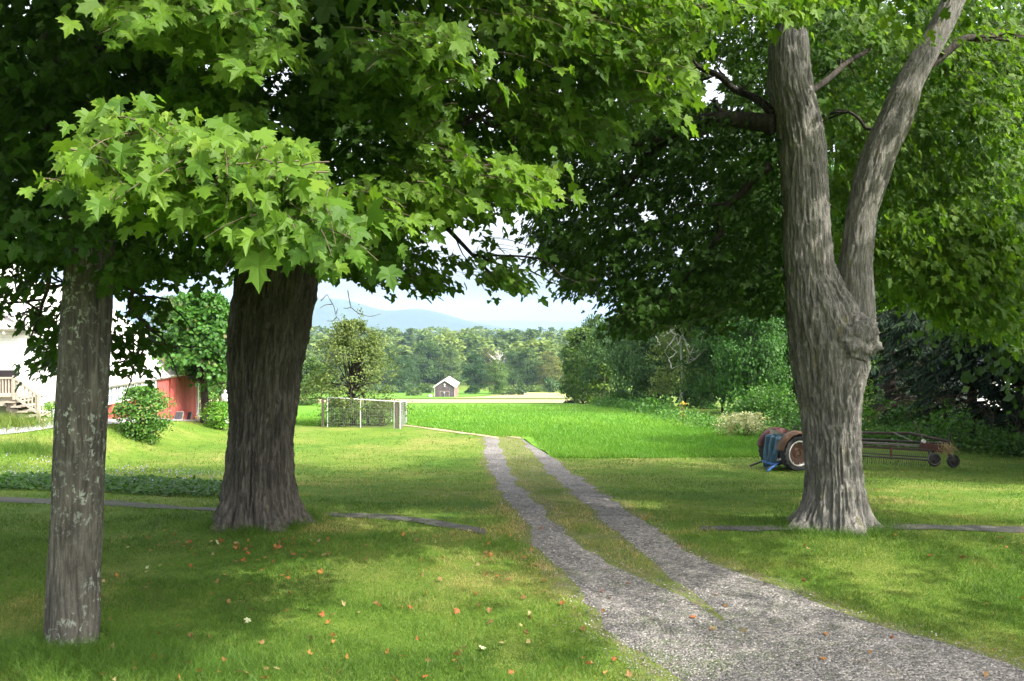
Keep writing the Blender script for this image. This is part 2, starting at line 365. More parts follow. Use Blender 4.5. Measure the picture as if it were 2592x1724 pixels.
kind(q.build('driveway', M['gravel'], None, True), 'structure')
q = MB(); yd = np.arange(1.2, 40, .12); Yd = np.repeat(yd[:, None], 30, 1); wv = lambda s: .16*fbm(yd/.9, s, 0, s, 3)
a = (eLl(yd)-.22-wv(3))[:, None]; c = (eRr(yd)+.20+wv(4))[:, None]; Xd = a+(c-a)*t30
q.add(np.stack([Xd, Yd, terr(Xd, Yd)+.006-.02*(np.abs(t30-.5)*2)**12], -1), grid_faces(*Xd.shape)); kind(q.build('drive_verge', M['verge'], None, True), 'structure')
# farm track bending left over the crest: two dirt ruts
q = MB()
for P, wd in (([(1262, 1110), (1215, 1102), (1150, 1094), (1090, 1086), (1030, 1078), (985, 1073)], .35), ([(1330, 1110), (1250, 1100), (1180, 1090), (1100, 1080), (1035, 1073), (990, 1069)], .4)):
    G = gpts(P); s = np.linspace(0, 1, 60); k = np.linspace(0, 1, len(G)); X = np.interp(s, k, G[:, 0]); Y = np.interp(s, k, G[:, 1])
    u = np.linspace(-1, 1, 7)[None]; Yd = Y[:, None]+u*wd*(1+.3*fbm(X/.5, 0, 0, 4, 2))[:, None]; Xd = X[:, None]+0*u
    q.add(np.stack([Xd, Yd, terr(Xd, Yd)+.022], -1), grid_faces(60, 7))
kind(q.build('farm_track', M['dirt'], None, True), 'structure')
def strip(name, P0, P1, off, m, n=90):
    A = gpts(P0); B = gpts(P1); s = np.linspace(0, 1, n); A = np.stack([np.interp(s, np.linspace(0, 1, len(A)), A[:, i]) for i in (0, 1)], 1); B = np.stack([np.interp(s, np.linspace(0, 1, len(B)), B[:, i]) for i in (0, 1)], 1)
    A[:, 1] += .07*fbm(A[:, 0]/.4, 0, 0, 6, 3); B[:, 1] += .07*fbm(B[:, 0]/.4, 5, 0, 6, 3)
    u = np.linspace(0, 1, 8)[None, :, None]; P = A[:, None]*(1-u)+B[:, None]*u
    q = MB(); q.add(np.stack([P[..., 0], P[..., 1], terr(P[..., 0], P[..., 1])+off], -1), grid_faces(n, 8)); return kind(q.build(name, m, None, True), 'structure')
FP = [([(0, 1271), (200, 1279), (430, 1290), (560, 1296)], [(0, 1259), (200, 1266), (430, 1280), (560, 1288)]),
      ([(830, 1307), (960, 1316), (1080, 1327), (1180, 1345), (1230, 1356)], [(830, 1298), (960, 1304), (1080, 1314), (1180, 1329), (1230, 1340)]),
      ([(1770, 1344), (1900, 1346), (2150, 1345), (2350, 1343), (2800, 1342)], [(1770, 1332), (1900, 1332), (2150, 1332), (2350, 1329), (2800, 1328)])]
for a, c in FP: strip('footpath', a, c, .012, M['path'])
strip('house_drive', [(-200, 1112), (0, 1102), (75, 1094), (140, 1084), (270, 1076), (400, 1068), (520, 1064)], [(-200, 1092), (0, 1084), (75, 1072), (140, 1063), (270, 1056), (400, 1054), (520, 1053)], .02, M['drive_grey'])

# hills, real ridges 6 to 11 km away
def ridge(name, P, Y, depth, m):
    px = np.array([p[0] for p in P], float); py = np.array([p[1] for p in P], float)
    xs = np.linspace(px[0], px[-1], 240); top = np.interp(xs, px, py); k = np.ones(9)/9; top = np.convolve(np.pad(top, 4, 'edge'), k, 'valid')
    X = (xs-HX)*Y/F; Zt = EYE-(top-HY)*Y/F; base = EYE-200
    v = np.linspace(-1, 1, 25)[:, None]; sh = (1-v**2)**.8
    XX = X[None]+0*v; YY = Y+v*depth+0*X[None]; ZZ = base+(Zt-base)[None]*sh*(1+.10*fbm(XX/700, YY/700, 0, 3, 4)*(1-sh))
    ZZ += 5*fbm(XX/160, YY/160, 0, 5, 3)*sh*(sh < .99)
    q = MB(); q.add(np.stack([XX, YY, ZZ], -1), grid_faces(25, 240)); return kind(q.build(name, m, None, True), 'structure')
M['hill'] = mat_ground('wooded_hill', [(.35, (.016, .028, .015)), (.55, (.018, .031, .016)), (.7, (.021, .034, .017))], .006, .05, 0)
ridge('hills', [(-300, 800), (200, 796), (500, 780), (700, 764), (800, 757), (850, 755), (890, 761), (950, 783), (1000, 788), (1040, 781), (1065, 781), (1110, 790), (1160, 806), (1210, 818), (1290, 832), (1500, 840)], 6500, 1500, M['hill'])
ridge('hills', [(700, 822), (1150, 814), (1250, 809), (1330, 812), (1420, 814), (1600, 816), (2400, 812), (3200, 816)], 10500, 1500, M['hill'])

# ------------------------------------------------------------------ leaves
def star(half):
    h = np.array(half, float); o = h[:-1][::-1].copy(); o[:, 0] *= -1
    P = np.concatenate([h, o]); c = np.array([[0, .34]]); n = len(P)
    V = np.concatenate([c, P]); Fc = np.array([(0, 1+i, 1+(i+1) % n) for i in range(n)])
    return V, Fc
LEAF_D = star([(.015,0),(.20,-.08),(.38,-.03),(.31,.10),(.46,.20),(.66,.42),(.48,.41),(.50,.56),(.36,.48),(.21,.45),(.24,.66),(.35,.80),(.17,.77),(.10,.88),(0,1.08)])
LEAF_M = star([(.02,0),(.36,-.06),(.31,.12),(.63,.42),(.24,.45),(.30,.76),(0,1.05)])
LEAF_O = (np.array([(0,0),(.30,.28),(.30,.62),(0,1.),(-.30,.62),(-.30,.28)]), np.array([(0,1,2,3),(0,3,4,5)]))
LEAF_Q = (np.array([(0,0),(.42,.45),(0,1.),(-.42,.45)]), np.array([(0,1,2,3)]))
def put_leaves(mb, P, T, Nn, size, tint, shape=LEAF_M, curl=None, mat=0, rs=None):
    P = np.asarray(P, float); n = len(P)
    if n == 0: return
    T = T/(np.linalg.norm(T, axis=1)[:, None]+1e-9); B = np.cross(T, Nn); B /= np.linalg.norm(B, axis=1)[:, None]+1e-9; Nn = np.cross(B, T)
    V, Fc = shape; size = np.broadcast_to(size, (n,)); curl = np.broadcast_to(.5 if curl is None else curl, (n,))
    fold = .40*np.abs(V[:, 0])-.30*V[:, 1]**2-.35*V[:, 0]**2*(V[:, 1] > .2)
    W = P[:, None]+size[:, None, None]*(V[None, :, :1]*B[:, None]+V[None, :, 1:2]*T[:, None]+(fold[None]*curl[:, None])[..., None]*Nn[:, None])
    m = len(V); Fa = (Fc[None]+(np.arange(n)*m)[:, None, None]).reshape(-1, Fc.shape[1])
    mb.add(W.reshape(-1, 3), Fa, np.repeat(np.broadcast_to(tint, (n,)), len(Fc)), mat)
def rdir(rs, n):
    v = rs.normal(size=(n, 3)); return v/np.linalg.norm(v, axis=1)[:, None]
def twigs_to_leaves(rs, base, out, L, nl, size, droop=.6, spread=.35, up=.55):
    """leaves in pairs along drooping twigs. base (n,3), out (n,3) horizontal growth direction. returns P,T,N,size,tw lines"""
    n = len(base); t = np.linspace(.15, 1, nl)[None, :, None]
    side = np.cross(out, (0, 0, 1.)); side /= np.linalg.norm(side, axis=1)[:, None]+1e-9
    L = np.broadcast_to(L, (n,))[:, None, None]
    ax = base[:, None]+out[:, None]*t*L+np.array([0, 0, -1.])*(droop*.5*t**2*L)
    sg = np.where(np.arange(nl) % 2 == 0, 1., -1.)[None, :, None]*np.where(np.arange(nl) == nl-1, .1, 1.)[None, :, None]
    P = ax+side[:, None]*sg*spread*.30*(.5+rs.rand(n, nl, 1))*L+rs.normal(size=(n, nl, 3))*.05
    T = out[:, None]*(.35+.5*rs.rand(n, nl, 1))+side[:, None]*sg*(.35+.5*rs.rand(n, nl, 1))+np.array([0, 0, -1.])*(droop*(.5+.9*rs.rand(n, nl, 1)))
    Nn = np.array([0, 0, 1.])*up+out[:, None]*.45+rs.normal(size=(n, nl, 3))*.36
    return P.reshape(-1, 3), T.reshape(-1, 3), Nn.reshape(-1, 3), (size*(.5+.75*rs.rand(n*nl)))
def sample_poly(rs, poly, n):
    p = np.asarray(poly, float); lo, hi = p.min(0), p.max(0); out = []; c = 0
    while c < n:
        q = lo+(hi-lo)*rs.rand(4*n+20, 2); q = q[inpoly(q[:, 0], q[:, 1], p)]; out.append(q); c += len(q)
    return np.concatenate(out)[:n]
# ------------------------------------------------------------------ the three maples
def bark_tube(mb, rows, n_ang, ridge=.05, fr=(16, 1.1), seed=1, lobes=None, mat=0, warp=.05):
    """rows: (z, cx, cy, r). Surface carries real vertical ridges and lumps."""
    rows = np.asarray(rows, float); rows = rows[np.argsort(rows[:, 0])]
    dz = .022; z = np.arange(rows[0, 0], rows[-1, 0], dz)
    k = np.ones(9)/9; sm = lambda v: np.convolve(np.pad(v, 4, 'edge'), k, 'valid')
    cx, cyy, r = [sm(np.interp(z, rows[:, 0], rows[:, i])) for i in (1, 2, 3)]
    a = np.arange(n_ang)*2*PI/n_ang; ca, sa = np.cos(a)[None], np.sin(a)[None]; Z = z[:, None]
    w1 = .22*noise(ca*1.5, sa*1.5, Z*1.3, seed+3)
    q1 = noise((ca+.12*w1)*fr[0]*.5, (sa+.12*w1)*fr[0]*.5, Z*fr[1], seed); rid = 1-np.abs(q1)*2.2
    q2 = noise(ca*fr[0]*1.1, sa*fr[0]*1.1, Z*fr[1]*3.4, seed+7); rid = rid+.45*(1-np.abs(q2)*2.2)+.35*noise(ca*22, sa*22, Z*14, seed+9)
    r = r-ridge*.62*np.minimum(1, r/.35)
    R = r[:, None]*(1+warp*fbm(ca*1.1, sa*1.1, Z*.8, seed+20, 3))+ridge*(rid-rid.mean())*np.minimum(1, r[:, None]/.35)*.55
    if lobes is not None:
        R = R*(1+lobes(a[None], Z))
    V = np.stack([cx[:, None]+R*ca, cyy[:, None]+R*sa, Z+0*R], -1)
    mb.add(V, grid_faces(len(z), n_ang, True), .5, mat)
def rows_from_px(P, Y, ov=1.0997, dy=0.0):
    out = []
    for y, x0, x1 in P:
        A = at(x0*ov, y*ov, Y); B = at(x1*ov, y*ov, Y); out.append((A[2], (A[0]+B[0])/2, Y+dy, (B[0]-A[0])/2))
    return out
def ground_rows(rows, X, Y, extra=.25):
    z0 = min(r[0] for r in rows); z = float(terr(X, Y)); r0 = [r for r in rows if r[0] == z0][0]
    return rows+[(min(z0-.05, z-extra), r0[1], r0[2], r0[3]*1.05)]
def flare(z0, h, amp, nl, ph, sharp=1.0):
    return lambda a, Z: np.clip(1-(Z-z0)/h, 0, 1.4)**2.2*amp*(.0+.65*np.clip(np.cos(nl*a+ph+.9*np.sin(2*a+ph)), -1, 1)**1)
def wavy(P0, P1, n, amp, seed, sag=0.0):
    s = np.linspace(0, 1, n)[:, None]; P = np.asarray(P0)*(1-s)+np.asarray(P1)*s
    P = P+amp*np.stack([fbm(s[:, 0]*3, i*5.1, 0, seed, 2) for i in range(3)], 1)*np.sin(PI*s)
    P[:, 2] += sag*np.sin(PI*s[:, 0]); return P

tree_L = thing('maple_tree', 'massive old maple with thick dark furrowed trunk left of the gravel drive', 'tree', (-3.87, 14, float(terr(-3.87, 14))), 'maples around the lawn')
tree_R = thing('maple_tree', 'grey maple right of the drive, trunk forking in two above a bulging burl', 'tree', (4.78, 13.6, float(terr(4.78, 13.6))), 'maples around the lawn')
tree_X = thing('maple_tree', 'unseen maple added beyond the right edge to shade the lawn right of the drive', 'tree', (13.2, 5.2, float(terr(13.2, 5.2))), 'maples around the lawn')  # out-of-view maple added to cast shade on the right foreground
tree_S = thing('maple_tree', 'slender lichen-spotted maple nearest the camera, standing at the lower left corner', 'tree', (-4.15, 8.7, float(terr(-4.15, 8.7))), 'maples around the lawn')

# right, forked
b = Rel(); YR = 13.6
rows = rows_from_px([(520,1850,1890),(600,1828,1915),(660,1812,1950),(710,1808,1982),(760,1812,1996),(800,1818,1998),(850,1826,1996),(900,1836,1985),(950,1844,1983),(1000,1848,1985),(1050,1852,1985),(1100,1855,1987),(1150,1850,1993),(1185,1836,2004),(1212,1818,2014),(1236,1800,2030)], YR)
zb = float(terr(4.78, YR)); rows = ground_rows(rows, 4.78, YR)
bark_tube(b, rows, 260, .052, (18, 3.4), 3, flare(zb, .55, .30, 5, 1.0))
bark_tube(b, rows_from_px([(-260,1690,1745),(-120,1740,1812),(0,1778,1838),(60,1785,1850),(100,1768,1862),(200,1765,1872),(270,1784,1890),(330,1790,1900),(400,1800,1902),(500,1804,1908),(600,1804,1914),(660,1806,1922),(720,1810,1925)], YR-.05), 170, .034, (14, 3.6), 5, warp=.07)
bark_tube(b, rows_from_px([(-240,2300,2350),(-120,2240,2296),(0,2166,2224),(60,2135,2200),(100,2112,2178),(150,2080,2150),(200,2052,2124),(250,2028,2110),(300,2003,2094),(350,1983,2068),(400,1968,2050),(500,1948,2016),(600,1930,2006),(660,1922,2010),(720,1912,2014),(770,1910,2010)], YR-.10), 150, .030, (13, 3.6), 8, warp=.07)
# burl: lumpy swelling on the right side under the fork
cb = at(1952*1.0997, 775*1.0997, YR-.26); n1, n2 = 60, 90
th = np.linspace(.02, PI-.02, n1)[:, None]; ph = np.arange(n2)[None]*2*PI/n2
d = np.stack([np.sin(th)*np.cos(ph), np.sin(th)*np.sin(ph), np.cos(th)+0*ph], -1)
rr = 1+.20*fbm(d[..., 0]*2.2, d[..., 1]*2.2, d[..., 2]*2.2, 4, 3)+.10*fbm(d[..., 0]*7, d[..., 1]*7, d[..., 2]*9, 6, 4)
b.add(cb+d*rr[..., None]*np.array([.43, .36, .44]), grid_faces(n1, n2, True))
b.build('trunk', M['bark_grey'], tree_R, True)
# left, massive
b = Rel(); YL = 14.0
rows = rows_from_px([(560,548,752),(600,545,748),(650,538,740),(700,529,732),(760,522,722),(800,520,712),(850,520,700),(900,524,692),(950,528,685),(1000,526,678),(1050,520,676),(1100,515,678),(1150,506,688),(1185,494,704),(1205,486,716)], YL)
zb = float(terr(-3.87, YL)); rows = ground_rows(rows, -3.87, YL)
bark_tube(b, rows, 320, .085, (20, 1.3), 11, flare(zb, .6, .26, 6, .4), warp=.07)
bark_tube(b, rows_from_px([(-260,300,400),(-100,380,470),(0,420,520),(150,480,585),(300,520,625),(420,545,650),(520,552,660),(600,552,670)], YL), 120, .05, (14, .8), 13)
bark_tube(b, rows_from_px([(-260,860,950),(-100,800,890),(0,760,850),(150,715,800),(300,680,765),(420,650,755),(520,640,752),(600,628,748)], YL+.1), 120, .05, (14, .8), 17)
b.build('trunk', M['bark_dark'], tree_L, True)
# near left, slender, two stems above
b = Rel(); YS = 8.7
rows = rows_from_px([(300,146,262),(400,152,264),(500,155,265),(600,151,259),(700,145,255),(800,137,250),(900,132,246),(1000,127,242),(1100,122,238),(1200,118,235),(1300,112,230),(1400,108,228),(1470,103,228),(1505,98,230)], YS)
zb = float(terr(-4.15, YS)); rows = ground_rows(rows, -4.15, YS)
bark_tube(b, rows, 170, .022, (13, .5), 23, flare(zb, .25, .10, 4, .5), warp=.05)
bark_tube(b, rows_from_px([(-160,60,100),(0,82,122),(120,98,140),(230,122,165),(310,150,205),(380,160,215)], YS), 70, .012, (10, .8), 25)
bark_tube(b, rows_from_px([(-160,160,208),(0,175,222),(120,186,236),(230,196,248),(310,200,256),(380,205,258)], YS), 70, .012, (10, .8), 27)
b.build('trunk', M['bark_lichen'], tree_S, True)

# limbs: (tree, photo start, end, depth start, end, r0, r1, sag)
def limb(tree, a, c, Ya, Yc, r0, r1, seed, sag=.25, nb=0, name='limb', m='branch'):
    P = wavy(at(*a, Ya), at(*c, Yc), 26, .18, seed, sag); bb = Rel(); bb.tube(P, np.linspace(r0, r1, 26), 10)
    rs = RS(seed)
    for k in range(nb):
        i = rs.randint(7, 25); L = .5+1.1*rs.rand(); d_ = P[25]-P[0]; d_ /= np.linalg.norm(d_); q = d_*.7+rdir(rs, 1)[0]*.8; q[2] *= .5
        bb.tube(wavy(P[i], P[i]+q*L, 9, .10, seed*31+k, .05), np.linspace(r1*.8+.008, .005, 9), 5)
    return bb.build(name, M[m], tree, True)
limb(tree_R, (1960, 315), (1560, 500), 13.6, 15.2, .15, .05, 3, .7, 9)
limb(tree_R, (1950, 420), (1680, 800), 13.7, 15.0, .07, .02, 5, .2, 8)
limb(tree_R, (1960, 290), (1640, 120), 13.6, 15.5, .07, .02, 7, .2, 8)
limb(tree_R, (2015, 250), (2330, 80), 13.6, 17.5, .055, .02, 9, .1, 8)
limb(tree_R, (2318, 185), (2640, 90), 13.5, 14.5, .07, .03, 11, .1, 6)
limb(tree_R, (2255, 330), (2080, 300), 13.6, 16.5, .04, .015, 15, .1, 4)
limb(tree_L, (800, 300), (1250, 480), 14, 7.5, .13, .03, 21, .5, 14)
limb(tree_L, (780, 120), (1560, 120), 14, 7.5, .14, .03, 22, .8, 14)
limb(tree_L, (620, 120), (560, 120), 14, 6.2, .08, .01, 23, .5, 10)
limb(tree_L, (820, 520), (1250, 700), 14, 11.0, .08, .015, 24, .4, 12)
limb(tree_L, (660, 420), (330, 560), 14, 10.5, .10, .02, 25, .5, 10)
limb(tree_S, (250, 460), (600, 540), 8.7, 4.0, .03, .005, 26, .20, 0)
limb(tree_S, (150, 330), (20, 250), 8.7, 8.6, .05, .02, 27, .1, 6)
limb(tree_S, (220, 600), (80, 850), 8.8, 10.5, .04, .01, 28, .15, 10)
limb(tree_S, (250, 620), (380, 880), 8.8, 11.0, .04, .01, 29, .15, 10)
# dead hanging twigs of the massive maple
b = Rel()
for P in ([(812, 762), (828, 745), (845, 775), (851, 800), (862, 815), (870, 814)], [(880, 735), (888, 778), (905, 792), (935, 802), (966, 794)], [(840, 770), (822, 772), (810, 780)],
          [(852, 803), (842, 813), (826, 812)], [(888, 778), (878, 781), (868, 780)], [(903, 790), (906, 780)], [(851, 795), (855, 780)]):
    Q = np.array([at(x, y, 10.2) for x, y in P]); s = np.linspace(0, len(P)-1, 16); b.tube(np.stack([np.interp(s, np.arange(len(P)), Q[:, i]) for i in range(3)], 1), np.linspace(.006, .003, 16), 5)
b.build('dead_twig', M['deadwood'], tree_L, True)

# light plan: places the sun reaches. The crown overhead leaves gaps there.
LIT = [(1700,1215,330,34),(2380,1225,220,30),(750,1130,560,60),(930,1450,450,85),(1280,1690,600,65),(140,1450,180,42),(1050,1240,160,22),(1430,1378,70,26),(2420,1268,260,38),(2130,1385,170,30),(1300,1570,130,50),(520,1120,300,40),(1620,1230,200,26),(1780,1640,260,50)]
DAPPLE = [(1000,1260,450,75,.45),(1850,1255,560,85,.5),(2300,1500,420,120,.6),(400,1560,420,70,.7),(1700,1500,420,90,.6),(250,1330,300,50,.7)]     # half open crown: broken light
GAPS_SUN = [(at(480, 440, 4.0), .95), (at(700, 520, 4.0), .7), (at(250, 470, 4.0), .6), (at(1120, 490, 6.5), .95), (at(1330, 490, 6.5), .85), (at(1080, 160, 6.0), .75), (at(1120, 380, 6.5), .65), (at(1560, 210, 7), 1.0), (at(1400, 100, 7), .9), (at(1750, 60, 7), .9),
            (at(500, 130, 5.5), .55), (at(620, 180, 5.5), .45), (at(1450, 340, 7), .5), (at(2400, 700, 17), 2.0), (at(2450, 500, 18), 2.4), (at(2300, 350, 19), 2.4), (at(2480, 250, 19), 2.6), (at(2250, 600, 18), 1.6), (at(2200, 150, 19), 1.8), (at(2150, 450, 19), 2.0), (at(2500, 100, 18), 2.2), (np.array([-18., 36, 1.0]), 3.5), (np.array([-21., 36, 2.5]), 3.5), (np.array([-16., 40, 0.]), 3.), (at(2080, 1200, 13.3), .35), (at(2130, 1290, 13.3), .5), (at(700, 1280, 13.6), .4), (at(1100, 690, 10.5), .6), (at(2040, 450, 13.3), .25), (at(2060, 420, 13.3), .2)]
def sun_ok(P):
    """True where a leaf clump may stand without darkening a sunlit place"""
    t = (P[:, 2]-0.0)/SUN[2]; G = P-SUN*t[:, None]
    for _ in range(3):
        t = (P[:, 2]-terr(G[:, 0], G[:, 1]))/SUN[2]; G = P-SUN*t[:, None]
    x, y = topx(np.stack([G[:, 0], G[:, 1], terr(G[:, 0], G[:, 1])], -1)); ok = np.ones(len(P), bool)
    wob = 1+.35*fbm(x/140, y/45, 0, 77, 3)
    for cx, cyy, rx, ry in LIT: ok &= ~((G[:, 1] > 1) & (((x-cx)/rx)**2+((y-cyy)/ry)**2 < wob))
    for cx, cyy, rx, ry, kp in DAPPLE: ok &= ~((G[:, 1] > 1) & (((x-cx)/rx)**2+((y-cyy)/ry)**2 < wob) & (fbm(x/70, y/20, 0, 31, 2)*.6+.5 > kp))
    for Q, r in GAPS_SUN:
        v = P-Q; s = v@SUN; dist = np.linalg.norm(v-s[:, None]*SUN, axis=1); ok &= ~((s > r*.6) & (dist < r*(.85+.3*noise(P[:, 0]*1.3, P[:, 1]*1.3, P[:, 2]*1.3, 5))))
    return ok
HOLES = [(1800, 205, 50, 56), (1650, 545, 22, 18), (1735, 655, 26, 34), (1290, 625, 60, 25)]      # bits of open sky between the crowns
def region(mb, rs, poly, Y0, Y1, n, out, size, nl=9, L=.55, droop=.6, shape=LEAF_M, tint=(.25, .75), gate=False, spr=.5, clump=None, twb=None):  # tint range carries painted light: paler for sunlit sprays, darker for shaded masses
    q = sample_poly(rs, poly, n); Y = Y0+(Y1-Y0)*rs.rand(n)
    P = np.stack([(q[:, 0]-HX)*Y/F, Y, EYE-(q[:, 1]-HY)*Y/F], 1)
    o = np.zeros((n, 3)); o[:, :2] = np.asarray(out)[:2]; o[:, :2] += rs.normal(size=(n, 2))*spr
    o /= np.linalg.norm(o, axis=1)[:, None]
    P = P-o*L*.5+np.array([0, 0, .12])
    if gate: k = sun_ok(P); P, o = P[k], o[k]
    if clump is not None: k = fbm(P[:, 0]/1.1, P[:, 1]/1.6, P[:, 2]/.75, 19, 2) > clump; P, o = P[k], o[k]
    Lr = L*(.6+.8*rs.rand(len(P)))
    A, T, Nn, s = twigs_to_leaves(rs, P, o, Lr, nl, size, droop)
    x, y = topx(A); k = np.ones(len(A), bool)
    for hx, hy, rx, ry in HOLES: k &= (((x-hx)/rx)**2+((y-hy)/ry)**2 > 1+1.3*fbm(x/22, y/22, 0, 61, 2)) | (rs.rand(len(A)) < .06)
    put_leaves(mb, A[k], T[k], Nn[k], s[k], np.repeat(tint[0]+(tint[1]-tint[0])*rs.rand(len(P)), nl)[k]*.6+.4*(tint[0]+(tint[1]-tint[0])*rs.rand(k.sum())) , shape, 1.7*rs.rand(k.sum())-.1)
    if twb is not None:
        for i in range(len(P)):
            t = np.linspace(0, 1, 5)[:, None]; twb.tube(P[i]+o[i]*t*Lr[i]-np.array([0, 0, 1.])*droop*.5*t**2*Lr[i], np.linspace(.0036, .0014, 5), 4)
def overhead(mb, rs, c, r, n, nl, size, hollow=.45):
    """crown above the picture: clumps through an ellipsoid volume, thinned where the sun should come through"""
    d = rdir(rs, n); R = (hollow+(1-hollow)*rs.rand(n))**.6; P = np.asarray(c)+d*R[:, None]*np.asarray(r)
    x, y = topx(P); seen = (P[:, 1] > .3) & (x > -150) & (x < 2750) & (y > -70)
    k = ~seen & (P[:, 2] > 2.6); P = P[k]; P = P[fbm(P[:, 0]/2.3, P[:, 1]/2.3, P[:, 2]/2.0, 41, 2) > -.25]; P = P[sun_ok(P)]
    o = P-np.asarray(c); o[:, 2] *= .3; o /= np.linalg.norm(o, axis=1)[:, None]+1e-6
    A, T, Nn, s = twigs_to_leaves(rs, P, o, .8, nl, size, .5, .6)
    put_leaves(mb, A, T, Nn, s, .1+.8*rs.rand(len(A)), LEAF_M, .3+.8*rs.rand(len(A)))

rs = RS(5); tb = Rel()
# --- near slender maple
b = Rel()
SA = [(195,520),(215,450),(255,395),(290,362),(370,340),(480,360),(600,405),(680,430),(750,430),(810,480),(840,545),(850,610),(840,650),(800,640),(720,610),(640,650),(600,620),(550,570),(430,560),(350,530),(260,530),(220,555)]
region(b, rs, SA, 3.5, 4.6, 150, (.25, -.95), .084, 8, .34, .85, LEAF_D, (.35, .98), twb=tb)  # high tint range paints this spray as sunlit
region(b, rs, [(215,490),(260,400),(360,345),(600,405),(750,435),(830,540),(700,555),(400,520),(220,510)], 3.5, 4.2, 64, (.1, -.95), .084, 7, .31, .7, LEAF_D, (.5, .97), twb=tb)
region(b, rs, [(600,600),(880,600),(900,700),(830,690),(700,640),(640,720)], 3.5, 4.0, 12, (.2, -.95), .105, 5, .32, .8, LEAF_D, (.3, .7), twb=tb)
put_leaves(b, np.array([at(655, 640, 3.5)]), np.array([[.05, -.35, -1.]]), np.array([[-.1, -1., .35]]), .15, .6, LEAF_D, .5)
region(b, rs, [(-150,-120),(330,-120),(300,300),(290,640),(-150,690)], 7.0, 11, 620, (-.2, -.8), .12, 9, .6, .6, LEAF_M, (.0, .35))  # low tint range paints the shade of the crown interior
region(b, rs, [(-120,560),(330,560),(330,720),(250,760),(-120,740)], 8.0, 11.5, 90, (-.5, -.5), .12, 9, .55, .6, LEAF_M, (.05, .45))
for P in ([(60,740),(190,730),(250,800),(200,850),(110,850),(60,830)], [(110,850),(240,830),(250,920),(180,945),(80,950)], [(100,930),(230,890),(150,960)], [(280,700),(380,680),(420,740),(400,830),(300,860),(270,800)], [(280,850),(420,870),(390,950),(285,960)], [(-80,740),(70,720),(60,790),(-60,800)]):
    region(b, rs, P, 9.8, 12, 16, (-.7, -.5) if P[0][0] < 260 else (.7, -.5), .115, 9, .5, .5, LEAF_M, (.1, .5), twb=tb)
overhead(b, rs, (-4.6, 8.2, 8.2), (4.2, 4.0, 4.6), 1300, 12, .17)
overhead(b, rs, (-.8, 6.3, 9.0), (5.0, 3.2, 3.6), 1300, 12, .17, 0); b.build('crown', M['leaf'], tree_S); tb.build('twigs', M['twig'], tree_S); tb = Rel()  # second leaf mass is unseen, added to shade the upper left foliage
# --- massive left maple
b = Rel()
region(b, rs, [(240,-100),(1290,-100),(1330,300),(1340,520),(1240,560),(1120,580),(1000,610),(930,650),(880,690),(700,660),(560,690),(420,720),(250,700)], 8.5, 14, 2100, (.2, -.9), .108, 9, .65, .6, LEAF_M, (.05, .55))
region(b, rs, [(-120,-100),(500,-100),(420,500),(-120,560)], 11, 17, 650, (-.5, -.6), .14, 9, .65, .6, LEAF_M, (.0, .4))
region(b, rs, [(1250,-100),(1700,-100),(1650,200),(1480,330),(1300,430)], 9, 14, 800, (.8, -.4), .108, 9, .6, .6, LEAF_M, (.1, .6))
region(b, rs, [(290,60),(430,-40),(640,-40),(700,90),(720,190),(660,225),(560,190),(450,150),(300,120)], 5.0, 6.2, 70, (.3, -.9), 0.116, 8, .45, .6, LEAF_D, (.4, .95), twb=tb)
region(b, rs, [(420,240),(600,260),(700,330),(560,330),(430,290)], 6.0, 7, 24, (.3, -.9), 0.112, 8, .45, .6, LEAF_D, (.2, .7))
region(b, rs, [(940,110),(1000,80),(1130,100),(1170,170),(1150,240),(1090,260),(1010,220),(930,180)], 5.8, 6.8, 45, (.75, -.6), 0.112, 8, .42, .75, LEAF_D, (.4, .9), twb=tb)
region(b, rs, [(820,180),(950,130),(1060,260),(1010,330),(900,290)], 6.5, 7.5, 35, (.5, -.8), 0.112, 8, .45, .7, LEAF_D, (.2, .7))
region(b, rs, [(1050,300),(1100,290),(1190,400),(1200,470),(1130,430),(1060,380)], 6.2, 7, 24, (.5, -.7), 0.107, 7, .35, .9, LEAF_D, (.4, .85), twb=tb)
region(b, rs, [(880,490),(1000,450),(1130,450),(1240,440),(1320,440),(1390,440),(1425,490),(1380,520),(1290,530),(1150,555),(1010,600),(930,590)], 6.0, 7.2, 78, (.85, -.5), 0.107, 8, .42, .6, LEAF_D, (.45, .97), twb=tb)
region(b, rs, [(860,560),(1000,560),(1040,640),(930,690),(870,640)], 6.5, 7.6, 29, (.5, -.8), 0.107, 8, .42, .8, LEAF_D, (.2, .6))
region(b, rs, [(1180,0),(1880,-40),(1860,40),(1790,60),(1720,140),(1690,250),(1640,200),(1560,170),(1440,140),(1300,180),(1210,110)], 6.4, 8, 135, (.8, -.55), 0.107, 8, .45, .6, LEAF_D, (.35, .98), twb=tb)
region(b, rs, [(1560,150),(1700,150),(1700,300),(1660,320),(1600,230)], 6.8, 7.8, 29, (.6, -.6), 0.103, 8, .4, .9, LEAF_D, (.4, .85), twb=tb)
region(b, rs, [(1250,230),(1450,260),(1520,330),(1510,400),(1440,370),(1300,330)], 7.0, 8.5, 56, (.7, -.6), 0.103, 8, .42, .7, LEAF_D, (.35, .85), twb=tb)
region(b, rs, [(1880,0),(2080,-30),(2060,60),(1960,70)], 7.0, 8, 21, (.8, -.5), 0.103, 8, .42, .7, LEAF_D, (.4, .9), twb=tb)
